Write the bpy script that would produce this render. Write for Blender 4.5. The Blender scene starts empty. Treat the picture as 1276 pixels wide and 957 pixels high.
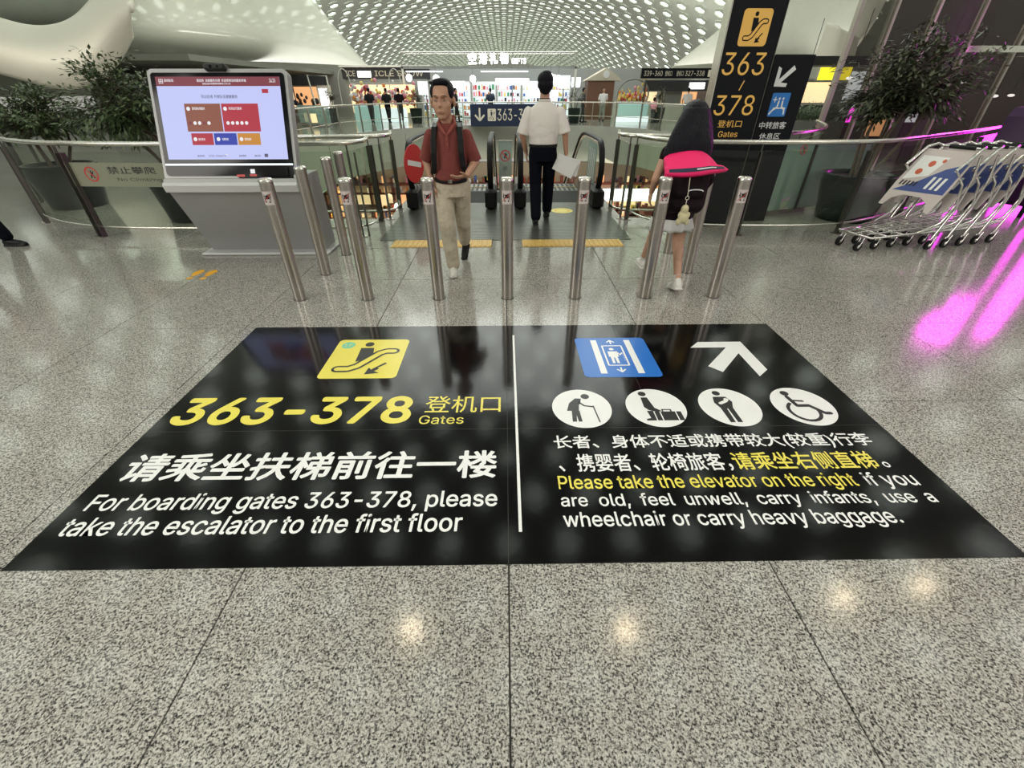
import bpy, bmesh, math, random
from math import pi, sin, cos, radians, atan2, sqrt
from mathutils import Vector, Matrix
from mathutils.geometry import tessellate_polygon

SC = bpy.context.scene
COL = SC.collection
random.seed(7)

# ------------------------------------------------------------------ camera
cd = bpy.data.cameras.new('camera'); cam = bpy.data.objects.new('camera', cd); COL.objects.link(cam)
R_ = Vector((0.9998976, -0.0142717, -0.0010182)); U_ = Vector((0.0088910, 0.5640081, 0.8257214)); F_ = Vector((0.0112102, 0.8256459, -0.5640772))
cam.matrix_world = Matrix(((R_.x, U_.x, -F_.x, 0), (R_.y, U_.y, -F_.y, 0), (R_.z, U_.z, -F_.z, 1.55), (0, 0, 0, 1)))
cd.sensor_fit = 'HORIZONTAL'; cd.sensor_width = 36; cd.lens = 15.0665; cd.clip_start = .02; cd.clip_end = 600
SC.camera = cam

# ------------------------------------------------------------------ world, lights, exposure
w = bpy.data.worlds.new('world'); SC.world = w; w.use_nodes = True
w.node_tree.nodes['Background'].inputs[0].default_value = (.97, .94, .85, 1)
w.node_tree.nodes['Background'].inputs[1].default_value = .36
SC.view_settings.view_transform = 'Standard'; SC.view_settings.look = 'None'
SC.view_settings.gamma = 1; SC.view_settings.use_curve_mapping = False
SC.view_settings.exposure = .22
try:
    SC.cycles.use_denoising = True
    SC.cycles.max_bounces = 7; SC.cycles.transparent_max_bounces = 24
    SC.cycles.sample_clamp_indirect = 6; SC.cycles.caustics_reflective = False; SC.cycles.caustics_refractive = False
except Exception: pass
def area(name, loc, rot, sx, sy, power, col=(1, 1, 1)):
    l = bpy.data.lights.new(name, 'AREA'); l.shape = 'RECTANGLE'; l.size = sx; l.size_y = sy; l.energy = power; l.color = col
    o = bpy.data.objects.new(name, l); COL.objects.link(o); o.location = loc; o.rotation_euler = rot
    return o
area('hall_light', (-14, -6, 8), (radians(-30), radians(-35), 0), 9, 9, 2100, (1, .95, .87))
area('hall_light', (12, -8, 8), (radians(-30), radians(30), 0), 9, 9, 1700, (1, .95, .88))
area('atrium_light', (0, 19, 9.5), (0, 0, 0), 12, 9, 1000, (.96, 1, .95))
area('shell_fill', (-17, 31, 3.05), (radians(180), 0, 0), 12, 3, 750, (1, .98, .9))  # added fill that brightens the big left shell, no fixture built
area('shell_fill', (-13.5, 14.2, 1.75), (radians(165), 0, 0), 5, 1, 60, (1, .96, .86))  # unseen fill added to lift the cream funnel
area('shell_fill', (17, 30, 3.05), (radians(180), 0, 0), 8, 3, 220, (1, .98, .93))  # same kind of added fill for the right-hand shell
area('magenta_haze_fill', (12.6, 11.2, 3.4), (radians(-70), 0, radians(20)), .6, 2, 420, (1, .10, .8))  # unseen source added to give the storefront its purple haze
area('ceiling_fill', (0, 50, 3.4), (radians(180), 0, 0), 40, 20, 3200, (1, 1, .93))  # fill added out of sight above the shops to lighten the vault
area('shop_light', (0, 33.2, 4.6), (radians(35), 0, 0), 22, 1, 350, (.97, .98, 1))
area('lower_light', (0, 24, -2.4), (radians(22), 0, 0), 12, 5, 380, (1, .88, .7))

# ------------------------------------------------------------------ materials
def new_mat(name):
    m = bpy.data.materials.new(name); m.use_nodes = True
    return m, m.node_tree.nodes, m.node_tree.links, m.node_tree.nodes['Principled BSDF']
def mat(name, col, rough=.5, metal=0, noise=0, nscale=20, bump=0, bscale=60, bdist=.01, emit=None, es=0, spec=None, coat=0, sheen=0):
    m, N, L, b = new_mat(name)
    b.inputs['Base Color'].default_value = (*col, 1); b.inputs['Roughness'].default_value = rough; b.inputs['Metallic'].default_value = metal
    if spec is not None: b.inputs['Specular IOR Level'].default_value = spec
    if coat: b.inputs['Coat Weight'].default_value = coat
    if sheen: b.inputs['Sheen Weight'].default_value = sheen
    tc = N.new('ShaderNodeTexCoord')
    if noise:
        n = N.new('ShaderNodeTexNoise'); n.inputs['Scale'].default_value = nscale; n.inputs['Detail'].default_value = 4
        L.new(tc.outputs['Object'], n.inputs['Vector'])
        mp = N.new('ShaderNodeMapRange'); mp.inputs[1].default_value = .3; mp.inputs[2].default_value = .7; mp.inputs[3].default_value = 1 - noise; mp.inputs[4].default_value = 1 + noise
        L.new(n.outputs['Fac'], mp.inputs[0])
        v = N.new('ShaderNodeVectorMath'); v.operation = 'SCALE'; v.inputs[0].default_value = col; L.new(mp.outputs[0], v.inputs['Scale'])
        L.new(v.outputs[0], b.inputs['Base Color'])
    if bump:
        n = N.new('ShaderNodeTexNoise'); n.inputs['Scale'].default_value = bscale; n.inputs['Detail'].default_value = 3
        L.new(tc.outputs['Object'], n.inputs['Vector'])
        bp = N.new('ShaderNodeBump'); bp.inputs['Strength'].default_value = bump; bp.inputs['Distance'].default_value = bdist
        L.new(n.outputs['Fac'], bp.inputs['Height']); L.new(bp.outputs[0], b.inputs['Normal'])
    if emit is not None:
        b.inputs['Emission Color'].default_value = (*emit, 1); b.inputs['Emission Strength'].default_value = es
    return m
def glass_mat(name, tint, refl=.9, base=.06, rough=.03):
    m, N, L, b = new_mat(name); N.remove(b)
    out = N['Material Output']
    t = N.new('ShaderNodeBsdfTransparent'); t.inputs[0].default_value = (*tint, 1)
    g = N.new('ShaderNodeBsdfGlossy'); g.inputs['Roughness'].default_value = rough; g.inputs[0].default_value = (refl, refl, refl, 1)
    f = N.new('ShaderNodeFresnel'); f.inputs[0].default_value = 1.45
    a = N.new('ShaderNodeMath'); a.operation = 'MULTIPLY_ADD'; a.inputs[1].default_value = .9; a.inputs[2].default_value = base
    L.new(f.outputs[0], a.inputs[0])
    gm = N.new('ShaderNodeNewGeometry'); iv = N.new('ShaderNodeMath'); iv.operation = 'SUBTRACT'; iv.inputs[0].default_value = 1; L.new(gm.outputs['Backfacing'], iv.inputs[1])
    ml = N.new('ShaderNodeMath'); ml.operation = 'MULTIPLY'; L.new(a.outputs[0], ml.inputs[0]); L.new(iv.outputs[0], ml.inputs[1])
    x = N.new('ShaderNodeMixShader'); L.new(ml.outputs[0], x.inputs[0]); L.new(t.outputs[0], x.inputs[1]); L.new(g.outputs[0], x.inputs[2])
    L.new(x.outputs[0], out.inputs[0]); return m
def film_mat(name, col, alpha):
    m, N, L, b = new_mat(name)
    b.inputs['Base Color'].default_value = (*col, 1); b.inputs['Roughness'].default_value = .5; b.inputs['Alpha'].default_value = alpha
    return m
def granite(name, cols, scale=95, rough=.16, rbump=.0):
    m, N, L, b = new_mat(name)
    g = N.new('ShaderNodeNewGeometry')
    n1 = N.new('ShaderNodeTexNoise'); n1.inputs['Scale'].default_value = scale; n1.inputs['Detail'].default_value = 3; n1.inputs['Roughness'].default_value = .75
    n2 = N.new('ShaderNodeTexVoronoi'); n2.inputs['Scale'].default_value = scale * 1.1
    n3 = N.new('ShaderNodeTexNoise'); n3.inputs['Scale'].default_value = .9; n3.inputs['Detail'].default_value = 3
    for n in (n1, n2, n3): L.new(g.outputs['Position'], n.inputs['Vector'])
    sx = N.new('ShaderNodeSeparateColor'); L.new(n2.outputs['Color'], sx.inputs[0])
    mm = N.new('ShaderNodeMath'); mm.operation = 'MULTIPLY_ADD'; L.new(sx.outputs[0], mm.inputs[0]); mm.inputs[1].default_value = .22
    L.new(n1.outputs['Fac'], mm.inputs[2])
    cr = N.new('ShaderNodeValToRGB'); L.new(mm.outputs[0], cr.inputs[0])
    E = cr.color_ramp.elements
    E[0].position = .45; E[0].color = (*cols[0], 1); E[1].position = .52; E[1].color = (*cols[1], 1)
    for p, c in ((.58, cols[2]), (.65, cols[3]), (.76, cols[4])):
        e = E.new(p); e.color = (*c, 1)
    mp = N.new('ShaderNodeMapRange'); mp.inputs[1].default_value = .3; mp.inputs[2].default_value = .7; mp.inputs[3].default_value = .9; mp.inputs[4].default_value = 1.08
    L.new(n3.outputs['Fac'], mp.inputs[0])
    v = N.new('ShaderNodeVectorMath'); v.operation = 'SCALE'; L.new(cr.outputs[0], v.inputs[0]); L.new(mp.outputs[0], v.inputs['Scale'])
    L.new(v.outputs[0], b.inputs['Base Color'])
    b.inputs['Roughness'].default_value = rough
    return m

M = {}
GR = [(.016, .015, .015), (.10, .094, .086), (.28, .268, .242), (.41, .392, .353), (.57, .55, .505)]
M['granite'] = granite('granite_tile', GR, 145, .125)
M['joint'] = mat('tile_joint', (.05, .048, .042), .8)
M['slab'] = mat('gallery_slab_face', (.33, .34, .29), .55, noise=.06, nscale=1)
M['decal'] = mat('black_floor_film', (.0022, .0026, .003), .11, noise=.3, nscale=3, bump=.05, bscale=7, spec=.24)
M['f_yellow'] = mat('yellow_print', (.86, .74, .10), .3)
M['f_white'] = mat('white_print', (.88, .88, .87), .3)
M['f_black'] = mat('black_print', (.008, .008, .008), .3)
M['f_blue'] = mat('blue_print', (.01, .16, .60), .3)
M['f_green'] = mat('green_print', (.16, .62, .42), .3)
M['f_red'] = mat('red_print', (.62, .04, .04), .4)
M['orange'] = mat('orange_foot_film', (.85, .42, .02), .45)
M['steel'] = mat('brushed_steel', (.46, .42, .385), .30, 1, noise=.08, nscale=60)
M['steel_l'] = mat('polished_steel', (.68, .66, .60), .2, 1)
M['steel_d'] = mat('dark_steel', (.13, .12, .11), .35, .9)
M['chrome'] = mat('chrome', (.72, .7, .68), .12, 1)
M['kiosk'] = mat('silver_grey_paint', (.36, .36, .36), .42, .25)
M['kiosk_l'] = mat('light_grey_trim', (.62, .62, .62), .3, .3)
M['blackgl'] = mat('black_glass', (.006, .006, .008), .08, spec=.18)
M['black'] = mat('black_rubber', (.012, .012, .013), .45, spec=.18)
M['blackpl'] = mat('black_plastic', (.02, .02, .021), .3, spec=.18)
M['glass'] = glass_mat('rail_glass', (.91, .95, .90), base=.0)
M['glass_c'] = glass_mat('clear_glass', (.93, .97, .94), base=.0)
M['glass_d'] = glass_mat('dark_glass', (.62, .60, .58), base=.0, rough=.22)
M['film'] = film_mat('frosted_film', (.36, .37, .27), .72)
M['film_t'] = film_mat('teal_film', (.33, .46, .42), .6)
M['pot'] = mat('dark_green_pot', (.012, .020, .018), .3, spec=.18)
M['soil'] = mat('soil', (.03, .02, .015), .9)
M['bark'] = mat('bark', (.09, .065, .045), .8)
def leaf_mat(name, a, bcol):
    m, N, L, b = new_mat(name)
    g = N.new('ShaderNodeNewGeometry'); mx = N.new('ShaderNodeMix'); mx.data_type = 'RGBA'
    mx.inputs[6].default_value = (*a, 1); mx.inputs[7].default_value = (*bcol, 1)
    L.new(g.outputs['Random Per Island'], mx.inputs[0]); L.new(mx.outputs[2], b.inputs['Base Color']); b.inputs['Roughness'].default_value = .38
    return m
M['leaf'] = leaf_mat('leaf_green', (.035, .07, .022), (.13, .17, .075))
M['leaf2'] = leaf_mat('leaf_green_dark', (.025, .04, .018), (.10, .11, .06))
M['white'] = mat('white_paint', (.62, .61, .54), .38, noise=.03, nscale=1.5)
M['shell'] = mat('white_shell', (.60, .60, .53), 0.2, coat=.8, noise=.04, nscale=.4)
M['shell2'] = mat('cream_shell', (.74, .70, .60), .42)
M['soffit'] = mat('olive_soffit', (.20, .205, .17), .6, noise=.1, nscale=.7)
M['ceil'] = mat('ceiling_grey', (.47, .49, .42), .6)
M['cellm'] = mat('ceiling_cell_light', (.7, .75, .68), .4, emit=(.92, 1, .90), es=2.5)
M['cellf'] = mat('ceiling_cell_frame', (.5, .53, .46), .4)
M['yel_tact'] = mat('yellow_tactile', (.66, .42, .09), .45, noise=.08, nscale=30)
M['plate'] = mat('ribbed_metal_plate', (.17, .175, .16), .28, .75, noise=.12, nscale=8)
M['signblk'] = mat('sign_black', (.006, .007, .010), .3, spec=.18)
M['signamb'] = mat('sign_amber_lit', (.55, .33, .07), .5, emit=(1, .55, .12), es=.2)
M['signgrey'] = mat('sign_white_print', (.62, .62, .60), .5, emit=(1, 1, 1), es=.12)
M['signblue'] = mat('sign_blue_lit', (.02, .14, .42), .5, emit=(.02, .2, .6), es=.15)
M['signnavy'] = mat('sign_navy', (.012, .022, .055), .4)
M['gold'] = mat('dull_gold_print', (.42, .38, .28), .5, emit=(.8, .75, .6), es=.2)
def em(name, col, s, base=None): return mat(name, base or col, .5, emit=col, es=s)
M['lit'] = em('lit_white', (1, 1, 1), 1.9)
M['litc'] = em('lit_cool_panel', (.84, .92, 1), .72)
M['litw'] = em('lit_warm_panel', (1, .72, .42), .85)
M['lito'] = em('lit_orange_panel', (1, .50, .22), .7)
M['litlamp'] = em('warm_lamp', (1, .80, .52), 85)
M['magenta'] = em('magenta_led', (1, .03, .85), 15)
M['mag2'] = em('magenta_led_dim', (1, .05, .85), 2.2)
M['skin'] = mat('skin', (.47, .26, .17), .5)
M['skin2'] = mat('skin_light', (.55, .31, .21), .5)
M['hair'] = mat('black_hair', (.005, .005, .009), .55, spec=.15, bump=.4, bscale=140)
M['polo'] = mat('brick_red_knit', (.19, .036, .028), .8, noise=.12, nscale=9, bump=.6, bscale=9, bdist=.03, sheen=.1)
M['polo2'] = mat('red_collar', (.26, .06, .045), .8)
M['khaki'] = mat('khaki_cotton', (.50, .43, .33), .85, noise=.10, nscale=7, bump=1, bscale=8, bdist=.05)
M['shirtw'] = mat('white_cotton', (.80, .75, .72), .8, bump=.7, bscale=7, bdist=.035)
M['navy'] = mat('navy_trousers', (.0045, .0055, .010), .9, spec=.08, bump=.4, bscale=10)
M['pink'] = mat('hot_pink_fabric', (.95, .015, .16), .6, emit=(1, .0, .15), es=.0)
M['maroon'] = mat('black_maroon_fabric', (.012, .006, .008), .8, spec=.15, bump=.5, bscale=14)
M['skirt'] = mat('white_ruffle', (.68, .68, .66), .8, bump=.5, bscale=20)
M['shoe'] = mat('white_shoe', (.72, .70, .66), .5)
M['eye'] = mat('eye_white', (.33, .27, .24), .3)
M['lips'] = mat('lips', (.33, .13, .10), .5)
M['paper'] = mat('paper', (.75, .74, .74), .6)
M['panelw'] = mat('cart_panel', (.62, .54, .52), .4)
M['cblue'] = mat('cart_ad_blue', (.05, .08, .28), .4)
M['cred'] = mat('cart_ad_orange', (.62, .12, .05), .4)
M['brown'] = mat('brown_wood', (.16, .075, .045), .5)
M['redbr'] = mat('red_brown', (.20, .05, .03), .5)
M['dark'] = mat('dark_interior', (.03, .03, .032), .5)
M['grey'] = mat('mid_grey', (.25, .26, .24), .5)
M['aqua'] = em('aqua_counter', (.55, .85, .82), .3, base=(.3,.45,.43))
M['cream'] = mat('cream_wall', (.55, .50, .40), .6)
M['purple'] = mat('dark_purple_gloss', (.035, .006, .05), .3, spec=.18)
for n, c in dict(g_red=(.5, .05, .05), g_or=(.7, .25, .05), g_ye=(.75, .6, .15), g_gr=(.06, .28, .12), g_bl=(.05, .12, .4), g_wh=(.75, .75, .75), g_pk=(.75, .3, .4), g_bk=(.03, .03, .04)).items():
    M[n] = mat('goods_' + n, c, .45)
GOODS = ['g_red', 'g_or', 'g_ye', 'g_gr', 'g_bl', 'g_wh', 'g_wh', 'g_pk', 'g_bk']

# ------------------------------------------------------------------ object helpers
def tag(o, label=None, cat=None, group=None, kind=None):
    if label: o['label'] = label
    if cat: o['category'] = cat
    if group: o['group'] = group
    if kind: o['kind'] = kind
    return o
def thing(name, label, cat, loc=(0, 0, 0), rz=0, group=None):
    o = bpy.data.objects.new(name, None); COL.objects.link(o); o.location = loc; o.rotation_euler = (0, 0, rz); o.empty_display_size = .2
    return tag(o, label, cat, group)
def kids(o): return [c for c in COL.objects if c.parent == o]
def link(name, me, parent=None, loc=(0, 0, 0), rot=(0, 0, 0)):
    o = bpy.data.objects.new(name, me); COL.objects.link(o); o.parent = parent; o.location = loc; o.rotation_euler = rot
    return o
def copy_tree(o, parent=None, children=None):
    if children is None:
        children = {}
        for c in COL.objects:
            if c.parent: children.setdefault(c.parent.name, []).append(c)
    c = o.copy(); COL.objects.link(c); c.parent = parent
    for k in ('label',):
        if parent is None and k in c: del c[k]
    for ch in children.get(o.name, []): copy_tree(ch, c, children)
    return c

class MB:
    def __init__(s): s.v = []; s.f = []; s.mi = []; s.ms = []; s.sm = []; s.cur = 0; s.smooth = False
    def m(s, mt):
        mt = M[mt] if isinstance(mt, str) else mt
        if mt not in s.ms: s.ms.append(mt)
        s.cur = s.ms.index(mt); return s
    def add(s, vs, fs, smooth=False):
        n = len(s.v); s.v += [tuple(v) for v in vs]
        for f in fs: s.f.append(tuple(i + n for i in f)); s.mi.append(s.cur); s.sm.append(smooth)
        return s
    def box(s, x0, x1, y0, y1, z0, z1):
        v = [(x, y, z) for z in (z0, z1) for y in (y0, y1) for x in (x0, x1)]
        return s.add(v, [(0, 2, 3, 1), (4, 5, 7, 6), (0, 1, 5, 4), (2, 6, 7, 3), (0, 4, 6, 2), (1, 3, 7, 5)])
    def cbox(s, c, d): return s.box(c[0] - d[0] / 2, c[0] + d[0] / 2, c[1] - d[1] / 2, c[1] + d[1] / 2, c[2] - d[2] / 2, c[2] + d[2] / 2)
    def bevbox(s, x0, x1, y0, y1, z0, z1, b=.01):
        # box with chamfered vertical and horizontal edges
        rings = []
        for z, i in ((z0, b), (z0 + b, 0), (z1 - b, 0), (z1, b)):
            X0, X1, Y0, Y1 = x0 + i, x1 - i, y0 + i, y1 - i
            rings.append([(X0 + b, Y0, z), (X1 - b, Y0, z), (X1, Y0 + b, z), (X1, Y1 - b, z), (X1 - b, Y1, z), (X0 + b, Y1, z), (X0, Y1 - b, z), (X0, Y0 + b, z)])
        return s.loft(rings, smooth=False)
    def loft(s, rings, cap=True, closed=True, smooth=True):
        n = len(rings[0]); vs = [p for r in rings for p in r]; fs = []
        for i in range(len(rings) - 1):
            for j in range(n if closed else n - 1):
                a = i * n + j; b = i * n + (j + 1) % n
                fs.append((a, b, b + n, a + n))
        s.add(vs, fs, smooth)
        if cap:
            s.add(rings[0], [tuple(range(n))[::-1]]); s.add(rings[-1], [tuple(range(n))])
        return s
    def tube(s, pts, r, n=10, closed=False, cap=True, smooth=True):
        pts = [Vector(p) for p in pts]; N = len(pts); rings = []; up = None
        rr = r if isinstance(r, (list, tuple)) else [r] * N
        for i, p in enumerate(pts):
            a = pts[(i - 1) % N] if (closed or i > 0) else p; b = pts[(i + 1) % N] if (closed or i < N - 1) else p
            t = (b - a).normalized()
            if up is None:
                up = Vector((0, 0, 1)) if abs(t.z) < .9 else Vector((1, 0, 0))
            u = (up - t * up.dot(t))
            if u.length < 1e-4: u = t.orthogonal()
            u.normalize(); up = u; w_ = t.cross(u)
            rings.append([p + (u * cos(k * 2 * pi / n) + w_ * sin(k * 2 * pi / n)) * rr[i] for k in range(n)])
        if closed: rings.append(rings[0])
        return s.loft(rings, cap and not closed, True, smooth)
    def lathe(s, prof, n=24, c=(0, 0, 0), smooth=True):
        rings = [[(c[0] + r * cos(2 * pi * k / n), c[1] + r * sin(2 * pi * k / n), c[2] + z) for k in range(n)] for r, z in prof]
        return s.loft(rings, True, True, smooth)
    def prism(s, poly, a, b, axis='z'):
        def P(p, t): return {'z': (p[0], p[1], t), 'y': (p[0], t, p[1]), 'x': (t, p[0], p[1])}[axis]
        n = len(poly); tri = tessellate_polygon([[Vector((p[0], p[1], 0)) for p in poly]])
        vs = [P(p, a) for p in poly] + [P(p, b) for p in poly]
        fs = [tuple(t) for t in tri] + [tuple(i + n for i in t[::-1]) for t in tri] + [(i, (i + 1) % n, (i + 1) % n + n, i + n) for i in range(n)]
        return s.add(vs, fs)
    def quad(s, *p): return s.add(p, [tuple(range(len(p)))])
    def sphere(s, c, r, sc=(1, 1, 1), nu=14, nv=9):
        rings = [[(c[0] + r * sc[0] * sin(pi * j / nv) * cos(2 * pi * i / nu), c[1] + r * sc[1] * sin(pi * j / nv) * sin(2 * pi * i / nu), c[2] - r * sc[2] * cos(pi * j / nv)) for i in range(nu)] for j in range(nv + 1)]
        rings[0] = [(p[0] * 1, p[1], p[2]) for p in rings[0]]
        return s.loft(rings, False, True, True)
    # flat 2-D shapes, local XY, normal +Z
    def poly(s, pts, z=0):
        tri = tessellate_polygon([[Vector((p[0], p[1], 0)) for p in pts]])
        fs = []
        for t in tri:
            a, b, c = [pts[i] for i in t]
            cr = (b[0] - a[0]) * (c[1] - a[1]) - (b[1] - a[1]) * (c[0] - a[0])
            fs.append(tuple(t) if cr > 0 else tuple(t[::-1]))
        return s.add([(p[0], p[1], z) for p in pts], fs)
    def disc(s, c, r, z=0, n=28, ry=None):
        return s.poly([(c[0] + r * cos(2 * pi * k / n), c[1] + (ry or r) * sin(2 * pi * k / n)) for k in range(n)], z)
    def stroke(s, pts, wd, z=0, round_=True, closed=False):
        P = list(pts) + ([pts[0]] if closed else [])
        for i in range(len(P) - 1):
            a, b = Vector(P[i]), Vector(P[i + 1]); d = (b - a)
            if d.length < 1e-6: continue
            d.normalize(); n = Vector((-d.y, d.x)) * wd / 2
            s.poly([a - n, b - n, b + n, a + n], z + i * 1e-6)
        if round_:
            for i, p in enumerate(P): s.disc(p, wd / 2, z + 1e-5 + i * 1e-6, 12)
        return s
    def rrect(s, x0, x1, y0, y1, r, z=0):
        pts = []
        for cx, cy, a0 in ((x1 - r, y0 + r, -pi / 2), (x1 - r, y1 - r, 0), (x0 + r, y1 - r, pi / 2), (x0 + r, y0 + r, pi)):
            for k in range(5): a = a0 + k * pi / 8; pts.append((cx + r * cos(a), cy + r * sin(a)))
        return s.poly(pts, z)
    def map(s, fn): s.v = [tuple(fn(Vector(p))) for p in s.v]; return s
    def mesh(s, name):
        me = bpy.data.meshes.new(name); me.from_pydata(s.v, [], s.f)
        for mt in s.ms: me.materials.append(mt)
        me.polygons.foreach_set('material_index', s.mi); me.polygons.foreach_set('use_smooth', s.sm)
        me.validate(); me.update(); return me
    def build(s, name, mt=None, parent=None, loc=(0, 0, 0), rot=(0, 0, 0)):
        if mt is not None:
            s.ms = [M[mt] if isinstance(mt, str) else mt]; s.mi = [0] * len(s.f)
        return link(name, s.mesh(name), parent, loc, rot)

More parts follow.
